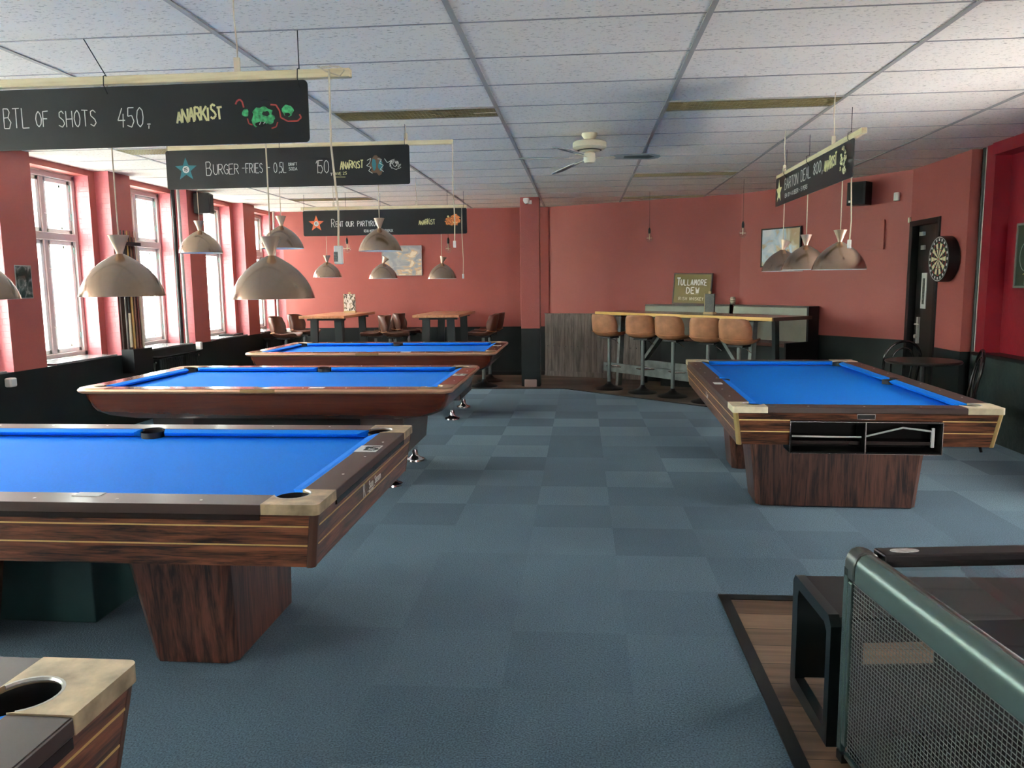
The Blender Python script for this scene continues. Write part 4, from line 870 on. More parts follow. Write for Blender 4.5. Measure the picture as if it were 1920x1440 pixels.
# board 3: RENT OUR PARTYROOM
W3, H3 = 1.965, 0.295
bd, T = board('third black menu board with an orange star reading RENT OUR PARTYROOM', (-3.295, 9.18, 2.122), W3, H3, 0, ties=((0.02, 0), (0.94, 0.0), (1.93, 0)))
star_badge(bd, T, 0.160, 0.145, 0.098, ORNG, '15')
mb = MB(T); strokes(mb, 'R', 0.345, 0.100, 0.038, 0.095, 0.007, 0.001); strokes(mb, 'ENT', 0.397, 0.105, 0.025, 0.062, 0.006, 0.001, 0.3); strokes(mb, 'OUR', 0.52, 0.105, 0.026, 0.060, 0.007, 0.001, 0.3); strokes(mb, 'PARTYROOM', 0.66, 0.105, 0.024, 0.062, 0.007, 0.001, 0.33)
strokes(mb, 'READ MORE AT PARTYROOM.DK', 0.735, 0.035, 0.0125, 0.030, 0.0035, 0.001, 0.2)
lab(mb.build('lettering', CHALK, bd), 'white chalk lettering')
anarkist(bd, T, 1.395, 0.105, 0.0220, 0.058, 0.008)
mb = MB(T); blob(mb, 1.79, 0.145, 0.085, 0.055, 0.0008, 22, 0.25); blob(mb, 1.83, 0.185, 0.05, 0.04, 0.0009, 16, 0.3); art = lab(mb.build('artwork', ORA, bd), 'abstract orange blot')
mb = MB(T)
for r in (0.02, 0.04, 0.06): squig(mb, [(1.80 + r * 1.3 * math.cos(a), 0.15 + r * math.sin(a)) for a in [q * 0.7 + r * 30 for q in range(7)]], 0.004, 0.002)
mb.build('artwork_dark', BROWNA, art)
mb = MB(T); blob(mb, 1.745, 0.20, 0.012, 0.012, 0.002); squig(mb, [(1.80, 0.14), (1.82, 0.12), (1.85, 0.13)], 0.006, 0.002); mb.build('artwork_pale', YELL, art)
# board 4 on the right, seen obliquely; text faces the camera side (-x)
W4, H4 = 2.0, 0.235
bd, T = board('black menu board with a yellow star over the right pool table', (1.675, 7.06, 2.165), 1.94, H4, -PI / 2, ties=((0.35, 0), (1.0, 0), (1.9, 0.0)))
mb = MB(T); starp(mb, 0.115, 0.115, 0.10); mb.build('star', YELL, bd)
mb = MB(T); strokes(mb, 'BARTON', 0.30, 0.11, 0.055, 0.085, 0.008, 0.001, 0.25, jit=0.002); strokes(mb, 'DEAL', 0.78, 0.115, 0.055, 0.085, 0.008, 0.001, 0.2, jit=0.002); strokes(mb, '800,', 1.10, 0.12, 0.055, 0.08, 0.008, 0.001, 0.2)
strokes(mb, 'ENJOY 4 X BEER - 5 PERS', 0.32, 0.045, 0.024, 0.03, 0.006, 0.001, 0.3)
lab(mb.build('lettering', CHALK, bd), 'white chalk lettering')
anarkist(bd, T, 1.36, 0.11, 0.030, 0.075, 0.012)
mb = MB(T)
for i in range(18): blob(mb, 1.765 + random.uniform(-0.07, 0.07), 0.12 + random.uniform(-0.085, 0.085), 0.016, 0.014, 0.001 + 0.0001 * i, 8, 0.4)
mb.build('artwork', mat('pale_gold_artwork', (0.6, 0.52, 0.28), 0.6, noise=(70, 0.8)), bd)

# ------------------------------------------------------------------ ceiling fan
t = thing('ceiling_fan', 'cream ceiling fan with grey blades hanging in the middle of the room', 'ceiling fan', (0.07, 6.80, CE), 0)
mb = MB(); mb.lathe([(0.001, 0), (0.066, -0.001), (0.066, -0.018), (0.040, -0.052), (0.036, -0.062)], n=32); mb.build('canopy', CREAM, t)
mb = MB(); mb.lathe([(0.03, -0.060), (0.13, -0.068), (0.141, -0.078), (0.141, -0.118), (0.125, -0.132), (0.06, -0.148), (0.03, -0.15)], n=40); mt = mb.build('motor_housing', CREAM, t)
mb = MB(); mb.lathe([(0.088, -0.1435), (0.104, -0.1395)], n=40); mb.build('vent', BLACK, mt)
mb = MB(); mb.lathe([(0.03, -0.15), (0.048, -0.165), (0.050, -0.225), (0.042, -0.242), (0.012, -0.247), (0.001, -0.247)], n=28); mb.build('switch_housing', CREAM, t)
FBL = mat('grey_fan_blade', (0.30, 0.33, 0.33), 0.4); FDK = mat('dark_blade_inlay', (0.035, 0.055, 0.05), 0.5)
for a, droop in ((5, 0), (122, 6), (183, 0), (243, 0)):
    T = Matrix.Rotation(math.radians(a), 4, 'Z') @ Matrix.Translation((0, 0, -0.195)) @ Matrix.Rotation(math.radians(droop), 4, 'Y') @ Matrix.Rotation(math.radians(-12), 4, 'X')
    mb = MB(T); mb.prism([(0.17, -0.040), (0.24, -0.050), (0.52, -0.062), (0.585, -0.035), (0.60, 0.0), (0.585, 0.035), (0.52, 0.062), (0.24, 0.050), (0.17, 0.040)], -0.003, 0.003); bl = mb.build('blade', FBL, t)
    mb = MB(T); mb.prism([(0.29, -0.022), (0.50, -0.035), (0.55, 0), (0.50, 0.035), (0.29, 0.022)], -0.0038, -0.003); mb.build('blade_inlay', FDK, bl)
    mb = MB(T); mb.prism([(0.06, -0.012), (0.13, -0.012), (0.20, -0.035), (0.22, 0), (0.20, 0.035), (0.13, 0.012), (0.06, 0.012)], -0.008, -0.004); mb.build('blade_bracket', CREAM, bl)

# ------------------------------------------------------------------ stools
def make_stool(label, leather, seat_z=0.80, group=None):
    t = thing('bar_stool', label, 'bar stool', (0, 0, 0), 0, group)
    prof = [(0.215, -0.012, 0.150), (0.19, 0.0, 0.185), (0.12, -0.006, 0.200), (0.02, -0.014, 0.205), (-0.08, -0.010, 0.207), (-0.145, 0.010, 0.207), (-0.180, 0.055, 0.207), (-0.198, 0.12, 0.206), (-0.212, 0.19, 0.203), (-0.222, 0.255, 0.196), (-0.228, 0.292, 0.182), (-0.229, 0.302, 0.165)]
    mb = MB(); G = []; n = 14
    for j, (y, z, w) in enumerate(prof):
        row = []; b = max(0.0, min(1, (j - 3) / 4.0))
        for i in range(n + 1):
            u = -1 + 2 * i / n; 
            xx = w * math.sin(u * PI / 2 * (0.82 + 0.18 * b)) if b > 0 else w * u
            wrap = b * 0.135 * abs(u) ** 2.4 * (1 if j < 9 else 0.9); lip = (1 - b) * 0.055 * abs(u) ** 3 + (b * (1 - b)) * 0.10 * abs(u) ** 2.5
            row.append(mb.v((xx, y + wrap, z + lip - (0.030 * abs(u) ** 3 if j > 8 else 0))))
        G.append(row)
    for a, b_ in zip(G, G[1:]):
        for i in range(n): mb.face([a[i], a[i + 1], b_[i + 1], b_[i]], True)
    o = mb.build('seat_shell', leather, t); o.location = (0, 0, seat_z)
    md = o.modifiers.new('t', 'SOLIDIFY'); md.thickness = 0.028; md.offset = 0
    md = o.modifiers.new('s', 'SUBSURF'); md.levels = 1; md.render_levels = 1
    pts = []
    for i in range(n + 1):
        u = -1 + 2 * i / n; b = 0.75
        pts.append((0.218 * math.sin(u * PI / 2 * 0.965), -0.196 + 0.85 * 0.135 * abs(u) ** 2.4, seat_z + 0.045 + 0.02 * abs(u) ** 2.5))
    mb = MB(); mb.tube(pts, 0.006, 6); mb.build('piping', SEAM, t)
    mb = MB(); mb.box(-0.10, -0.10, seat_z - 0.045, 0.10, 0.10, seat_z - 0.024); mb.build('seat_plate', SATIN, t)
    mb = MB(); mb.tube([(0, 0, 0.05), (0, 0, seat_z - 0.04)], [0.026, 0.024], 16); mb.build('pole', POLEM, t)
    mb = MB(); mb.lathe([(0.001, 0.115), (0.030, 0.11), (0.038, 0.085), (0.07, 0.055), (0.13, 0.032), (0.19, 0.018), (0.205, 0.006), (0.205, 0.0)], n=40, cap=False); mb.build('base', SATIN, t)
    mb = MB(); R = 0.15; pts = [(0.02, 0.02, 0.32)] + [(R * math.sin(math.radians(a)), 0.03 + R * math.cos(math.radians(a)), 0.32) for a in range(60, -61, -12)] + [(-0.02, 0.02, 0.32)]; mb.tube(pts, 0.008, 8); mb.build('footrest', CHROME, t)
    mb = MB(); mb.tube([(0.02, 0, seat_z - 0.05), (0.10, 0.0, seat_z - 0.07), (0.17, 0, seat_z - 0.12)], 0.004, 6); mb.build('lever', CHROME, t)
    return t
G1 = 'tan bar stools in front of the long bar table'
bar_spots = [(0.40, 11.27, -0.72, 'tan leather bar stool at the left end of the long bar table'),
             (0.85, 10.88, -0.44, 'tan leather bar stool, second from the left at the bar table'),
             (1.22, 10.50, -0.66, 'tan leather bar stool in the middle of the five at the bar table'),
             (1.60, 10.02, -0.46, 'tan leather bar stool, fourth from the left, beside the corner of the blue table'),
             (1.90, 9.60, -0.70, 'tan leather bar stool at the right end, half turned with its seat showing')]
st0 = None
for (x, y, rz, lb) in bar_spots:
    if st0 is None:
        st0 = make_stool(lb, LEATH, 0.785, G1); st0.location = (x, y, 0.006); st0.rotation_euler = (0, 0, rz)
    else: dup(st0, (x, y, 0.006), rz, lb)
G2 = 'dark brown bar stools at the two tall tables'
bs = [(-4.42, 11.35, -PI / 2, 'dark brown stool at the left tall table, left side nearest'), (-4.42, 12.15, -PI / 2 - 0.1, 'dark brown stool at the left tall table, left side towards the back wall'),
      (-3.10, 11.55, PI / 2 + 0.15, 'dark brown stool at the left tall table, right side nearest'), (-3.05, 12.25, PI / 2 - 0.1, 'dark brown stool at the left tall table, right side towards the back wall'),
      (-2.78, 11.45, -PI / 2 + 0.1, 'dark brown stool at the right tall table, left side nearest'), (-2.72, 12.15, -PI / 2, 'dark brown stool at the right tall table, left side towards the back wall'),
      (-1.46, 11.55, PI / 2, 'dark brown stool at the right tall table, right side nearest'), (-1.44, 12.2, PI / 2 - 0.15, 'dark brown stool at the right tall table, right side towards the back wall')]
s1 = None
for (x, y, rz, lb) in bs:
    if s1 is None: s1 = make_stool(lb, LEATHD, 0.785, G2); s1.location = (x, y, 0.006); s1.rotation_euler = (0, 0, rz)
    else: dup(s1, (x, y, 0.006), rz, lb)

# tall tables at the back wall
def tall_table(x0, x1, y0, y1, label):
    t = thing('tall_table', label, 'tall table', ((x0 + x1) / 2, (y0 + y1) / 2, 0.006), 0, 'tall tables at the back wall')
    hx, hy = (x1 - x0) / 2, (y1 - y0) / 2
    mb = MB(); mb.box(-hx, -hy, 1.055, hx, hy, 1.095); mb.build('tabletop', HITOP, t, bevel=0.006)
    for sy in (-1, 1):
        for sx in (-1, 1):
            mb = MB(); mb.bar((sx * (hx - 0.13), sy * (hy - 0.22), 0), (sx * (hx - 0.16), sy * (hy - 0.22), 1.02), 0.11, 0.05, up=(0, 1, 0)); mb.build('leg', DARKT, t)
        mb = MB(); mb.box(-hx + 0.06, sy * (hy - 0.22) - 0.04, 1.02, hx - 0.06, sy * (hy - 0.22) + 0.04, 1.055); mb.build('cross_bar', DARKT, t)
    return t
tall_table(-4.10, -3.42, 11.05, 12.75, 'tall orange pine table in the far left corner holding the menu stand')
tall_table(-2.42, -1.74, 11.05, 12.75, 'tall orange pine table between the menu stand table and the column')
def menu_stand(x, y, z, rz, m, label, h=0.26, w=0.17):
    t = thing('menu_stand', label, 'menu stand', (x, y, z), rz)
    mb = MB(); mb.box(-w / 2, -0.04, 0, w / 2, 0.04, 0.03); mb.build('stand_base', mat('plywood', (0.50, 0.36, 0.18), 0.6), t)
    mb = MB(); mb.box(-w / 2 + 0.004, -0.012, 0.03, w / 2 - 0.004, 0.012, h); mb.build('menu_card', m, t)
    mb = MB(); mb.box(-w / 2 - 0.004, -0.014, 0.0, -w / 2 + 0.004, 0.014, h + 0.004); mb.box(-0.015, -0.016, h, 0.02, 0.0, h + 0.03); mb.build('stand_edge', mat('plywood', (0.5, 0.36, 0.18), 0.6), t)
    return t
MENU = picture_mat('menu_print', [(0.42, (0.04, 0.04, 0.04)), (0.5, (0.5, 0.45, 0.35)), (0.56, (0.75, 0.75, 0.72))], 28, 3, (1, 1, 0.6))
menu_stand(-3.72, 12.35, 1.1012, 0.05, MENU, 'printed menu in a plywood stand on the far left tall table', 0.30, 0.19)

# ------------------------------------------------------------------ long bar table
fx, fy = 0.22, 11.93; ang = math.atan2(-0.785, 0.62)
t = thing('bar_table', 'long high bar table with a yellow pine edge behind the tan stools', 'bar table', (fx, fy, 0.006), ang)
LBT = 3.25; DBT = 0.72
mb = MB(); mb.box(0, 0, 1.058, LBT, DBT, 1.096); mb.build('tabletop', BARTOP, t, bevel=0.003)
mb = MB(); mb.box(-0.004, -0.014, 1.054, LBT + 0.002, -0.0005, 1.0965); mb.build('edge_board', BAREDGE, t, bevel=0.002)
mb = MB(); mb.box(LBT + 0.0005, 0, 1.054, LBT + 0.014, DBT, 1.0965); mb.build('end_board', mat('dark_end_grain', (0.06, 0.03, 0.02), 0.5), t)
for x in (0.42, 2.85):
    for (y0, y1) in ((0.10, 0.16), (0.62, 0.56)):
        mb = MB(); mb.bar((x, y0, 0), (x, y1, 1.03), 0.08, 0.05, up=(1, 0, 0)); mb.build('leg', GREYL if y0 < 0.3 else DARKT, t)
    mb = MB(); mb.box(x - 0.06, 0.08, 1.03, x + 0.06, 0.64, 1.058); mb.build('cross_bar', DARKT, t)
mb = MB(); mb.bar((0.15, 0.05, 0.27), (LBT - 0.1, 0.05, 0.27), 0.045, 0.13); mb.build('foot_rail', GREYL, t)
mb = MB(); mb.bar((0.7, 0.36, 0.33), (LBT - 0.6, 0.36, 0.33), 0.045, 0.12); mb.build('stretcher', GREYL, t)
for x0, x1 in ((0.75, 1.35), (2.55, 2.0)):
    mb = MB(); mb.bar((x0, 0.32, 0.40), (x1, 0.32, 1.05), 0.045, 0.09, up=(0, 1, 0)); mb.build('brace', GREYL, t)
def on_bar(u, v, z=1.1025): 
    return (fx + u * math.cos(ang) - v * math.sin(ang), fy + u * math.sin(ang) + v * math.cos(ang), z)
menu_stand(*on_bar(2.02, 0.28), ang + 0.15, mat('dark_menu', (0.035, 0.03, 0.025), 0.5, noise=(50, 0.6)), 'dark menu in a plywood stand on the long bar table', 0.27, 0.15)

# grey plank partition left of the bar
mb = MB(); ps = [(-0.60, 12.92), (0.06, 12.70), (0.95, 12.28)]
def plankwall(mb, a, b, z0, z1, th=0.05, w=0.105):
    a = Vector((*a, 0)); b = Vector((*b, 0)); d = b - a; n = max(1, int(d.length / w)); e = d / n; dn = d.normalized(); nn = Vector((-dn.y, dn.x, 0))
    for i in range(n):
        p = a + e * i + dn * 0.002; q = a + e * (i + 1) - dn * 0.002
        mb.prism([(p.x, p.y), (q.x, q.y), (q.x + nn.x * th, q.y + nn.y * th), (p.x + nn.x * th, p.y + nn.y * th)], z0, z1)
plankwall(mb, ps[0], ps[1], 0.006, 1.03); plankwall(mb, ps[1], ps[2], 0.006, 1.03)
pp = tag(mb.build('plank_partition', GREYW), 'low partition of grey weathered boards between the column and the bar table', 'partition')
mb = MB()
for a, b in zip(ps, ps[1:]):
    a = Vector((*a, 0)); b = Vector((*b, 0)); d = (b - a); dn = d.normalized(); nn = Vector((-dn.y, dn.x, 0)) * -0.003
    for i in range(int(d.length / 0.105)):
        c = a + dn * (0.05 + 0.105 * i) + nn; mb.box(c.x - 0.005, c.y - 0.005, 0.50, c.x + 0.005, c.y + 0.005, 0.51)
mb.build('screws', CHROME, pp)
mb = MB()
for a, b in zip(ps, ps[1:]): mb.bar((*a, 0.05), (*b, 0.05), 0.03, 0.08)
mb.build('base_board', GREYW, pp)
mb = MB()
for a, b in zip(ps, ps[1:]): mb.bar((a[0], a[1] + 0.03, 1.036), (b[0], b[1] + 0.03, 1.036), 0.07, 0.012)
mb.build('cap_board', GREYW, pp)

# ------------------------------------------------------------------ corner bench
def bench_seg(t, a, b, end=False, s0=0.0, zt=1.19):
    a = Vector((*a, 0)); b = Vector((*b, 0)); L_ = (b - a).length; an = math.atan2(b.y - a.y, b.x - a.x)
    T = Matrix.Translation(a) @ Matrix.Rotation(an, 4, 'Z')   # local y>0 is towards the wall
    mb = MB(T); mb.loft([[(0, -0.12, 0.72), (L_, -0.12, 0.72), (L_, -0.04, 0.72), (0, -0.04, 0.72)], [(0, -0.05, zt - 0.015), (L_, -0.05, zt - 0.015), (L_, -0.0, zt - 0.015), (0, -0.0, zt - 0.015)]]); mb.build('back_pad', BENCHB, t, bevel=0.012, seg=3)
    mb = MB(T); mb.box(0, -0.052, zt - 0.014, L_, 0.07, zt + 0.005); mb.build('top_shelf', mat('dark_bench_wood', (0.035, 0.022, 0.018), 0.4), t)
    mb = MB(T); mb.box(0, -0.02, 0.006, L_, 0.04, zt - 0.016); mb.build('back_board', BLACK, t)
    mb = MB(T); mb.box(s0, -0.52, 0.68, L_, -0.10, 0.725); mb.build('seat', BENCHS, t, bevel=0.008)
    mb = MB(T); mb.box(s0 + 0.02, -0.48, 0.006, L_, -0.03, 0.68); mb.build('seat_box', BLACKP, t)
    if end:
        mb = MB(T); mb.prism([(L_ + 0.001, -0.54), (L_ + 0.03, -0.54), (L_ + 0.03, 0.06), (L_ + 0.001, 0.06)], 0.006, 0.74); mb.prism([(L_ + 0.001, -0.14), (L_ + 0.03, -0.14), (L_ + 0.03, 0.06), (L_ + 0.001, 0.06)], 0.74, zt + 0.005); mb.build('end_panel', BLACK, t)
def off(p, q, d):
    p = Vector(p); q = Vector(q); v = (q - p).normalized(); n = Vector((-v.y, v.x)); return n * -d
oA = off(WA, WB, 0.09); oB = off(WB, WC, 0.09)
vA = (Vector(WB) - Vector(WA)).normalized(); vB = (Vector(WC) - Vector(WB)).normalized()
a0 = Vector((1.04, 12.312)) + oA; a1 = Vector(WB) + oA * 0.9 - vA * 0.10
b0 = Vector(WB) + oB * 0.9 + vB * 0.02; b1 = Vector((3.10, 10.55)) + oB
t = thing('bench', 'long dark corner bench with a grey green back behind the bar table', 'bench')
bench_seg(t, a0, a1, s0=0.40); bench_seg(t, b0, b1, True)
mb = MB()
# sign on the bench shelf
def flat_frame(name, label, cat, centre, ang_, w, h, framem, facem, tilt=0.0, th=0.03, fw=0.018, lean=0.0):
    """picture in local XZ facing -Y"""
    t = thing(name, label, cat, centre, ang_)
    t.rotation_euler = (-lean, tilt, ang_)
    mb = MB(); mb.box(-w / 2, -0.0, 0, w / 2, th, fw); mb.box(-w / 2, 0, h - fw, w / 2, th, h); mb.box(-w / 2, 0, fw, -w / 2 + fw, th, h - fw); mb.box(w / 2 - fw, 0, fw, w / 2, th, h - fw); mb.build('frame', framem, t)
    mb = MB(); mb.box(-w / 2 + fw, 0.006, fw, w / 2 - fw, th - 0.004, h - fw); f = mb.build('face', facem, t)
    return t
angA = math.atan2(vA.y, vA.x); angB = math.atan2(vB.y, vB.x)
GOLDS = mat('old_gold_sign', (0.20, 0.145, 0.035), 0.45, metal=0.2, noise=(3, 0.12))
c = Vector((1.675, 12.003)) + oA * 1.02
s = flat_frame('whiskey_sign', 'gold framed sign with white lettering leaning on the bench shelf', 'sign', (c.x, c.y, 1.197), angA - 0.12, 0.62, 0.465, mat('dark_brown_frame', (0.05, 0.022, 0.012), 0.4), GOLDS, tilt=0.02, lean=0.10)
RX = Matrix.Rotation(PI / 2, 4, 'X')
mb = MB(Matrix.Translation((0.012, 0.0035, -0.045)) @ RX @ Matrix.Diagonal((1.13, 1.13, 1, 1)))
strokes(mb, 'T', -0.235, 0.288, 0.052, 0.098, 0.017, 0.001); strokes(mb, 'ULLAMORE', -0.176, 0.292, 0.032, 0.076, 0.0135, 0.001, 0.50)
strokes(mb, 'DEW', -0.088, 0.185, 0.044, 0.078, 0.015, 0.001, 0.50)
mb.build('lettering', mat('bright_white_print', (0.95, 0.94, 0.88), 0.6), s)
mb = MB(Matrix.Translation((0, 0.0035, 0)) @ RX); strokes(mb, 'IRISH', -0.215, 0.060, 0.024, 0.046, 0.009, 0.001, 0.65); strokes(mb, 'WHISKEY', -0.03, 0.060, 0.024, 0.046, 0.009, 0.001, 0.5); mb.build('lettering', mat('cream_print', (0.75, 0.70, 0.50), 0.6), s)
font_obj('The Legendary', 0.032, mat('pale_gold_print', (0.55, 0.45, 0.22), 0.5), s, Matrix.Translation((0.0, 0.0045, 0.143)) @ RX, 1.1)
# small metal candle holder
c = Vector(WB) + oA * 0.3 + oB * 0.3 + vB * 0.0
mb = MB(); mb.lathe([(0.035, 0), (0.04, 0.02), (0.032, 0.03), (0.045, 0.05), (0.032, 0.065), (0.042, 0.08), (0.03, 0.11), (0.025, 0.11)], n=16); o = mb.build('candle_holder', mat('silver_foil', (0.7, 0.66, 0.55), 0.3, metal=0.7, bump=(60, 1.0))); o.location = (2.20, 11.655, 1.197)
tag(o, 'small glittering candle holder on the bench shelf in the corner', 'candle holder')

# ------------------------------------------------------------------ things on the walls
PICB = picture_mat('alcove_print', [(0.36, (0.42, 0.26, 0.12)), (0.45, (0.62, 0.50, 0.35)), (0.52, (0.60, 0.74, 0.86)), (0.62, (0.85, 0.90, 0.95))], 3.2, 1, (1, 1, 1))
c = (Vector((2.53, 11.366)) + Vector((2.93, 10.80))) / 2 + off(WB, WC, 0.032)
flat_frame('framed_picture', 'framed print in blue and orange behind the lamps of the right table', 'picture', (c.x, c.y, 1.72), angB, 0.68, 0.53, BLACK, PICB, th=0.03)
PICL = picture_mat('back_print', [(0.40, (0.30, 0.33, 0.36)), (0.50, (0.42, 0.43, 0.43)), (0.56, (0.60, 0.42, 0.25)), (0.62, (0.75, 0.66, 0.5))], 5, 5, (1, 1, 1.6))
t = flat_frame('framed_picture', 'grey painting with pale figures on the back wall, above the tall tables', 'picture', (-3.0, 13.012, 1.69), 0, 0.68, 0.50, mat('grey_frame', (0.32, 0.33, 0.34), 0.5), PICL, th=0.03, fw=0.008)
mb = MB(); mb.box(-0.11, -0.10, 0, 0.11, 0.10, 0.27); o = mb.build('wall_speaker', BLACK, bevel=0.006)
c = Vector((3.47, 10.0)) + off(WB, WC, 0.17); o.location = (c.x, c.y, 2.42); o.rotation_euler = (0, 0, angB + 0.25); tag(o, 'black wall speaker under the ceiling between picture and door', 'speaker')
mb = MB(); mb.box(-0.085, -0.103, 0.02, 0.085, -0.101, 0.25); mb.build('grille', mat('speaker_cloth', (0.01, 0.01, 0.01), 0.9), o)
mb = MB(); mb.box(-0.085, -0.1045, 0.03, -0.062, -0.1032, 0.055); mb.build('badge', WHITE, o)
mb = MB(); mb.box(-0.02, 0.10, 0.12, 0.02, 0.16, 0.20); mb.build('bracket', SATIN, o)
mb = MB(); mb.box(-0.10, -0.11, 0, 0.10, 0.11, 0.26); o = mb.build('wall_speaker', BLACK, bevel=0.006); o.location = (-4.93, 10.03, 2.49); o.rotation_euler = (0, 0, 0.2); tag(o, 'black speaker high on the pier between the windows', 'speaker')
mb = MB(); mb.box(0.101, -0.09, 0.02, 0.103, 0.09, 0.24); mb.build('grille', MATS['speaker_cloth'], o)
# red hatch, sensors
c = (Vector((3.456, 10.037)) + Vector((3.614, 9.81))) / 2 + off(WB, WC, 0.012)
mb = MB(); mb.box(-0.14, -0.012, 0, 0.14, 0.008, 0.35); o = mb.build('wall_hatch', RED, bevel=0.003); o.location = (c.x, c.y, 1.89); o.rotation_euler = (0, 0, angB); tag(o, 'square hatch cover painted red like the wall, below the speaker', 'hatch')
c = Vector((3.70, 9.69)) + off(WB, WC, 0.03)
mb = MB(); mb.box(-0.03, -0.02, 0, 0.03, 0.025, 0.10); o = mb.build('motion_sensor', WHITE, bevel=0.01); o.location = (c.x, c.y, 2.44); o.rotation_euler = (0, 0, angB); tag(o, 'white alarm sensor at the corner right of the black speaker', 'sensor')
mb = MB(); mb.box(3.775, 9.535, 2.18, 3.799, 9.575, 2.24); tag(mb.build('motion_sensor', CREAM, bevel=0.005), 'small cream box just above the door corner', 'sensor')
t = thing('security_camera', 'white dome security camera at the top of the column', 'security camera', (-0.79, 11.49, CE - 0.07))
mb = MB(); mb.lathe([(0.001, 0.055), (0.045, 0.05), (0.05, 0.02), (0.04, -0.01), (0.02, -0.028)], n=20); mb.build('dome', WHITE, t)
mb = MB(); mb.lathe([(0.02, -0.027), (0.012, -0.036), (0.001, -0.038)], n=14); mb.build('lens', BLACK, t)
mb = MB(); mb.box(0.03, -0.01, -0.03, 0.075, 0.055, 0.02); mb.build('bracket', WHITE, t)
# dartboard
t = thing('dartboard', 'round dartboard in a deep black ring on the right wall beside the door', 'dartboard', (3.80, 8.52, 1.735))
mb = MB(Matrix.Rotation(-PI / 2, 4, 'Y')); mb.lathe([(0.226, 0.002), (0.235, 0.01), (0.235, 0.115), (0.226, 0.118)], n=48); mb.build('surround', BLACK, t)
mb = MB(Matrix.Rotation(-PI / 2, 4, 'Y')); mb.lathe([(0.226, 0.003), (0.226, 0.116), (0.001, 0.116)], n=48); mb.build('board_face', DART, t)
# crimson recess picture: green playing-field board
t = thing('green_board', 'green framed board with white markings in the crimson recess on the right edge', 'wall board', (3.985, 7.30, 1.44))
mb = MB(); mb.box(-0.035, -0.62, 0, 0.020, 0.27, 0.58); mb.build('panel', mat('green_board_face', (0.022, 0.042, 0.026), 0.4), t)
mb = MB(); mb.box(-0.045, 0.25, 0, -0.036, 0.27, 0.58); mb.box(-0.045, -0.62, 0, -0.036, 0.25, 0.02); mb.box(-0.045, -0.62, 0.56, -0.036, 0.25, 0.58); mb.build('frame', mat('grey_board_frame', (0.16, 0.18, 0.16), 0.4), t)
mb = MB(); mb.bar((-0.0375, 0.10, 0.03), (-0.0375, 0.10, 0.55), 0.004)
pts = [(-0.0375, 0.10 + 0.10 * math.sin(a), 0.28 + 0.13 * math.cos(a)) for a in [PI * k / 10 for k in range(11)]]
for a, b in zip(pts, pts[1:]): mb.bar(a, b, 0.004)
mb.build('field_lines', mat('grey_line', (0.35, 0.4, 0.36), 0.6), t)
mb = MB(); mb.bar((-0.0385, 0.13, 0.12), (-0.0385, -0.15, 0.26), 0.006); mb.bar((-0.0385, 0.02, 0.10), (-0.0385, -0.2, 0.10), 0.008); mb.build('yellow_stripe', YELL, t)
mb = MB(); mb.bar((-0.0385, 0.03, 0.36), (-0.0385, -0.05, 0.44), 0.03); mb.build('red_mark', REDA, t)
# small poster on the first pier
t = thing('poster', 'small dark poster with white border on the first window pier', 'poster', (-5.047, 6.72, 1.45))
mb = MB(); mb.box(0, -0.105, 0, 0.004, 0.105, 0.30); mb.build('border', mat('grey_paper', (0.35, 0.36, 0.34), 0.6), t)
mb = MB(); mb.box(0.0042, -0.097, 0.008, 0.0055, 0.097, 0.292); mb.build('print', picture_mat('poster_print', [(0.45, (0.02, 0.04, 0.035)), (0.55, (0.08, 0.11, 0.10)), (0.68, (0.35, 0.37, 0.36))], 12, 2), t)
# Edison bulbs
def edison(x, y, z, label, warm=False):
    t = thing('filament_bulb', label, 'bulb', (x, y, z), 0, 'bare filament bulbs on thin cords')
    mb = MB(); mb.lathe([(0.001, -0.135), (0.03, -0.125), (0.047, -0.095), (0.047, -0.07), (0.03, -0.035), (0.014, -0.012), (0.013, 0.0)], n=24); mb.build('glass', GLASS, t)
    mb = MB(); mb.lathe([(0.014, -0.012), (0.017, 0.0), (0.017, 0.04), (0.008, 0.065), (0.003, 0.07)], n=16); mb.build('socket', BLACK, t)
    mb = MB(); mb.tube([(0, 0, 0.065), (0, 0, CE - z)], 0.0022, 5); mb.build('cord', SATIN, t)
    mb = MB(); mb.tube([(0, 0, -0.012), (0, 0, -0.10)], 0.005, 6); mb.tube([(-0.036, 0, -0.075), (0.036, 0, -0.075)], 0.004, 6); mb.build('filament_stem', mat('pale_filament', (0.95, 0.80, 0.55), 0.3), t)
    return t
def ed_at(px, py, y, label): pass
edison(-3.17, 10.50, 2.11, 'bare bulb below the left part of the partyroom board')
edison(-1.78, 10.50, 2.09, 'bare bulb below the right part of the partyroom board')
edison(0.95, 11.20, 2.22, 'bare bulb in the middle of the terracotta alcove wall')
edison(2.00, 10.05, 2.20, 'bare bulb in front of the alcove corner, left of the picture')

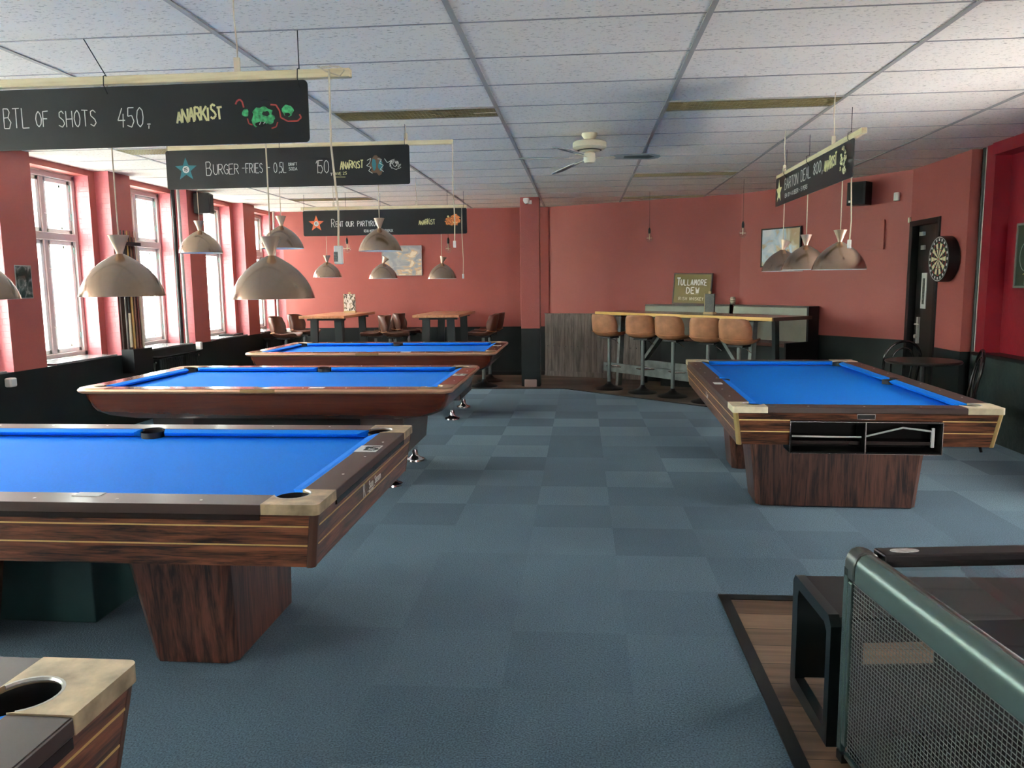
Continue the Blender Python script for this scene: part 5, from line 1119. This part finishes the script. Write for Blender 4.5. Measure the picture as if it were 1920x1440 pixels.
# ------------------------------------------------------------------ window side details
# cue rack on the pier between window 1 and 2
t = thing('cue_rack', 'dark wooden cue rack on the pier between the first two windows', 'cue rack', (-5.05, 8.34, 0))
mb = MB(); mb.box(0.0, -0.19, 0.60, 0.14, 0.19, 0.86); mb.build('lower_box', SATIN, t)
mb = MB(); mb.box(0.0, -0.17, 0.86, 0.02, 0.19, 2.10); mb.build('back_panel', mat('dark_rack_wood', (0.05, 0.022, 0.018), 0.5), t)
mb = MB(); mb.box(0.02, -0.17, 2.00, 0.09, 0.19, 2.04); mb.build('holder', SATIN, t)
cuecols = [('dark', mat('dark_cue', (0.03, 0.02, 0.018), 0.25)), ('black', BLACK), ('yellow', mat('maple_cue', (0.62, 0.40, 0.13), 0.3)), ('brown', mat('brown_cue', (0.22, 0.10, 0.05), 0.3)), ('dark red', mat('red_cue', (0.16, 0.03, 0.02), 0.3)), ('light', mat('pale_cue', (0.66, 0.56, 0.40), 0.3))]
for k, (nm, m) in enumerate(cuecols):
    y = -0.15 + 0.058 * k; q = thing('pool_cue', nm + ' pool cue standing in the rack between the windows', 'pool cue', (-4.985, 8.34 + y, 0.8605), 0, 'cues in the rack')
    mb = MB(); mb.tube([(0, 0, 0), (0, 0, 0.45), (0, 0, 1.30)], [0.0145, 0.012, 0.0065], 10); mb.build('shaft', m, q)
    mb = MB(); mb.tube([(0, 0, 0.02), (0, 0, 0.40)], [0.0149, 0.0125], 10); mb.build('butt', mat('pale_cue', (0.6, 0.5, 0.3), 0.3) if nm == 'black' else m, q)
mb = MB(); mb.box(-5.045, 6.36, 0.68, -4.98, 6.44, 0.76); tag(mb.build('thermostat', WHITE, bevel=0.012), 'white thermostat head low on the wall at the left picture edge', 'thermostat')
# radiators
def radiator(y0, y1, label, group='black radiators under the windows'):
    t = thing('radiator', label, 'radiator', (-4.99, (y0 + y1) / 2, 0), 0, group); h = (y1 - y0) / 2
    mb = MB(); n = int((y1 - y0) / 0.05)
    for i in range(n):
        y = -h + 0.05 * i; mb.box(-0.04, y + 0.004, 0.14, 0.06, y + 0.046, 0.70)
    mb.build('fins', BLACKP, t, bevel=0.01)
    mb = MB(); mb.box(-0.05, -h, 0.70, 0.07, h, 0.725); mb.build('top_plate', mat('glossy_black', (0.02, 0.024, 0.024), 0.2), t)
    mb = MB(); mb.tube([(0.01, -h - 0.03, 0.66), (0.01, h + 0.05, 0.66)], 0.018, 8); mb.tube([(0.01, -h - 0.03, 0.0), (0.01, -h - 0.03, 0.66)], 0.014, 8); mb.build('pipework', MATS['glossy_black'], t)
    mb = MB(); mb.box(-0.01, h + 0.03, 0.73, 0.06, h + 0.09, 0.83); mb.build('thermostat', WHITE, t, bevel=0.01)
    return t
radiator(8.70, 9.68, 'black radiator under the second window'); radiator(12.0, 12.85, 'black radiator under the last window in the far corner')
mb = MB(); mb.tube([(-5.12, 9.74, 0.72), (-5.12, 9.74, CE)], 0.020, 10); tag(mb.build('pipe', mat('grey_pipe', (0.42, 0.42, 0.40), 0.3)), 'pale vertical pipe at the far side of the second window', 'pipe')
mb = MB(); mb.tube([(-5.15, 9.66, 0.72), (-5.15, 9.66, CE)], 0.024, 10); tag(mb.build('pipe', BLACK), 'black vertical pipe beside the pale one at the second window', 'pipe')
mb = MB(); mb.tube([(-5.12, 12.85, 0.72), (-5.12, 12.85, CE)], 0.018, 10); tag(mb.build('pipe', MATS['grey_pipe']), 'pale vertical pipe at the last window', 'pipe')
mb = MB(); mb.box(-5.30, 11.0, 0.8225, -5.08, 11.35, 0.845); tag(mb.build('folder', BLACK), 'flat black folder lying on the sill of the third window', 'folder')

# ------------------------------------------------------------------ cafe chairs and round table
def bentwood(label, loc, rz):
    t = thing('bentwood_chair', label, 'chair', loc, rz, 'black bentwood chairs')
    m = mat('black_lacquer', (0.014, 0.014, 0.015), 0.2)
    mb = MB(); mb.lathe([(0.001, 0.455), (0.19, 0.452), (0.205, 0.44), (0.20, 0.42), (0.001, 0.415)], n=32); mb.build('seat', m, t)
    for sx in (-1, 1):
        mb = MB(); mb.tube([(sx * 0.15, 0.14, 0.43), (sx * 0.18, 0.19, 0.2), (sx * 0.20, 0.22, 0.0)], [0.016, 0.015, 0.012], 8); mb.build('leg', m, t)
        mb = MB(); mb.tube([(sx * 0.17, -0.15, 0.43), (sx * 0.19, -0.19, 0.2), (sx * 0.20, -0.24, 0.0)], [0.016, 0.015, 0.012], 8); mb.build('leg', m, t)
    mb = MB(); pts = [(-0.175, -0.15, 0.40), (-0.19, -0.18, 0.62)] + [(0.195 * math.cos(a), -0.20 - 0.03 * math.sin(a), 0.70 + 0.19 * math.sin(a)) for a in [PI - PI * k / 12 for k in range(13)]] + [(0.19, -0.18, 0.62), (0.175, -0.15, 0.40)]
    mb.tube(pts, 0.014, 8); mb.build('back_hoop', m, t)
    mb = MB(); pts = [(-0.09, -0.18, 0.43), (-0.11, -0.185, 0.6)] + [(0.115 * math.cos(a), -0.20 - 0.02 * math.sin(a), 0.69 + 0.13 * math.sin(a)) for a in [PI - PI * k / 10 for k in range(11)]] + [(0.11, -0.185, 0.6), (0.09, -0.18, 0.43)]
    mb.tube(pts, 0.010, 8); mb.build('inner_hoop', m, t)
    mb = MB(); mb.tube([(0.165 * math.cos(a), 0.165 * math.sin(a), 0.25) for a in [2 * PI * k / 20 for k in range(21)]], 0.008, 6); mb.build('ring_stretcher', m, t)
    return t
bentwood('black bentwood chair by the door, half behind the round table', (3.30, 8.60, 0.006), 0.15)
bentwood('black bentwood chair in the dark corner under the pipes, seen from the side', (3.37, 7.38, 0.0), 1.25)
t = thing('round_table', 'small round black cafe table below the dartboard', 'table', (3.38, 8.02, 0.006))
mb = MB(); mb.lathe([(0.001, 0.73), (0.34, 0.728), (0.35, 0.715), (0.34, 0.70), (0.001, 0.698)], n=40); mb.build('tabletop', mat('dark_table_lacquer', (0.03, 0.028, 0.026), 0.3), t)
mb = MB(); mb.tube([(0, 0, 0.03), (0, 0, 0.70)], 0.03, 12); mb.lathe([(0.03, 0.05), (0.2, 0.02), (0.21, 0.0)], n=28); mb.build('pedestal', SATIN, t)

# ------------------------------------------------------------------ glass-topped game table, bottom right
t = thing('game_table', 'glass topped game table with grey green rails and mesh side, bottom right', 'game table', (0.82, 2.43, 0.004), math.radians(6.5))
SLOT = (0.05, 0.28, 0.328, 0.404); GH = 0.70; GW = 1.30; GL = 2.0   # local x to the right, local -y towards the camera
mb = MB(); r = 0.034
def halfrail(mb, p, q, r=0.036):
    mb.tube([p, q], r, 20)
prof = [(0.0, -0.060), (0.0, -0.010), (0.006, 0.010), (0.018, 0.026), (0.036, 0.033), (0.056, 0.031), (0.074, 0.022), (0.088, 0.004), (0.092, -0.012), (0.075, -0.030)]
mb.loft([[(x, y, GH - 0.033 + z) for x, z in prof] for y in (-0.075, -GL)], True, True); mb.build('side_rail', GMET, t)
mb = MB(); mb.loft([[(x, y, GH - 0.032 + z * 1.03) for x, z in prof] for y in (0.0, -0.030, -0.066)], True, True); mb.build('corner_cap', mat('dark_grey_cap', (0.085, 0.10, 0.095), 0.3, metal=0.5), t, bevel=0.008)
mb = MB(); mb.box(0.09, -0.075, GH - 0.045, GW, -0.0, GH - 0.004); br2 = mb.build('end_rail', mat('charcoal_rail', (0.012, 0.011, 0.012), 0.4, spec=0.3), t, bevel=0.006)
mb = MB(Matrix.Translation((0.17, -0.036, GH - 0.0035))); mb.prism([(0.045 * math.cos(a), 0.020 * math.sin(a)) for a in [2 * PI * k / 24 for k in range(24)]], 0, 0.0008); st = lab(mb.build('oval_sticker', mat('silver_sticker', (0.55, 0.55, 0.55), 0.5, noise=(60, 0.3)), br2), 'scratched silver oval sticker')
mb = MB(); mb.box(0.0, -0.030, 0.03, 0.018, 0.0, GH - 0.06); mb.box(0.0, -0.055, 0.06, 0.012, -0.030, GH - 0.10); mb.build('corner_post', GMET, t, bevel=0.004)
mb = MB(); mb.box(-0.002, -0.045, 0.0, 0.02, -0.008, 0.03); mb.build('foot', BLACK, t)
# woven mesh side
mb = MB(); zt_, zb_ = GH - 0.095, 0.04
y = -0.055; pitch_ = 0.016
n = int((GL - 0.06) / pitch_)
for i in range(n + 1): mb.bar((0.010, -0.056 - pitch_ * i, zb_), (0.010, -0.056 - pitch_ * i, zt_), 0.0014, 0.0014)
for j in range(int((zt_ - zb_) / 0.013) + 1): mb.bar((0.0075, -0.056, zb_ + 0.013 * j), (0.0075, -GL, zb_ + 0.013 * j), 0.0019, 0.0019)
mb.build('mesh_panel', GMESH, t)
mb = MB(); mb.box(0.09, -GL + 0.02, GH - 0.030, GW, -0.076, GH - 0.024); lab(mb.build('glass_top', GLASS, t), 'clear glass top')
mb = MB(); mb.box(0.0, -GL, 0.03, 0.018, -0.056, 0.045); mb.build('bottom_rail', GMET, t)
# cabinet inside: end panel with a slot, dark floor
mb = MB(); y0, y1 = -0.047, -0.036; sx0, sx1, sz0, sz1 = SLOT
mb.box(0.019, y0, 0.0, GW, y1, sz0); mb.box(0.019, y0, sz1, GW, y1, 0.47); mb.box(0.019, y0, sz0, sx0, y1, sz1); mb.box(sx1, y0, sz0, GW, y1, sz1); mb.build('end_panel', FBLACK, t)
mb = MB(); mb.box(0.03, -GL, 0.05, GW, -0.05, 0.09); mb.build('inner_floor', mat('dark_game_floor', (0.020, 0.021, 0.023), 0.45), t)
mb = MB(); mb.prism([(0.62, -0.05), (GW, -0.05), (GW, -0.75), (0.95, -0.75)], 0.091, 0.36); mb.build('red_block', FRED, t)
mb = MB(); mb.box(GW, -GL, 0.0, GW + 0.02, 0.0, GH - 0.03); mb.build('far_side', FBLACK, t)
# low black stand behind it
t = thing('metal_stand', 'low black metal stand with an open side loop, tucked behind the game table', 'stand', (0.79, 2.86, 0.004), math.radians(2))
def loop(x):
    w = 0.035; mb = MB(); A = [(-0.055, 0.03), (-0.0, 0.10), (0, 0.40), (-0.03, 0.432), (-0.33, 0.432), (-0.375, 0.39), (-0.375, 0.02)]
    out = [(0.0, 0.0), (0.012, 0.02), (0.012, 0.42), (-0.008, 0.445), (-0.355, 0.445), (-0.385, 0.415), (-0.385, 0.0)]
    inn = [(-0.045, 0.06), (-0.045, 0.09), (-0.045, 0.38), (-0.055, 0.405), (-0.320, 0.405), (-0.345, 0.38), (-0.345, 0.05)]
    n = len(out)
    for i in range(n):
        j = (i + 1) % n
        mb.loft([[(x, out[i][0], out[i][1]), (x + w, out[i][0], out[i][1]), (x + w, inn[i][0], inn[i][1]), (x, inn[i][0], inn[i][1])], [(x, out[j][0], out[j][1]), (x + w, out[j][0], out[j][1]), (x + w, inn[j][0], inn[j][1]), (x, inn[j][0], inn[j][1])]])
    return mb
STB = mat('black_teal_metal', (0.005, 0.011, 0.012), 0.32)
loop(0).build('side_loop', STB, t); loop(0.95).build('side_loop', STB, t)
mb = MB(); mb.box(0.035, -0.365, 0.405, 0.95, -0.005, 0.440); mb.build('top_plate', mat('charcoal_plate', (0.022, 0.022, 0.022), 0.5, spec=0.3), t)
mb = MB(); mb.box(0.036, -0.04, 0.06, 0.11, -0.0, 0.404); mb.build('back_panel', STB, t)
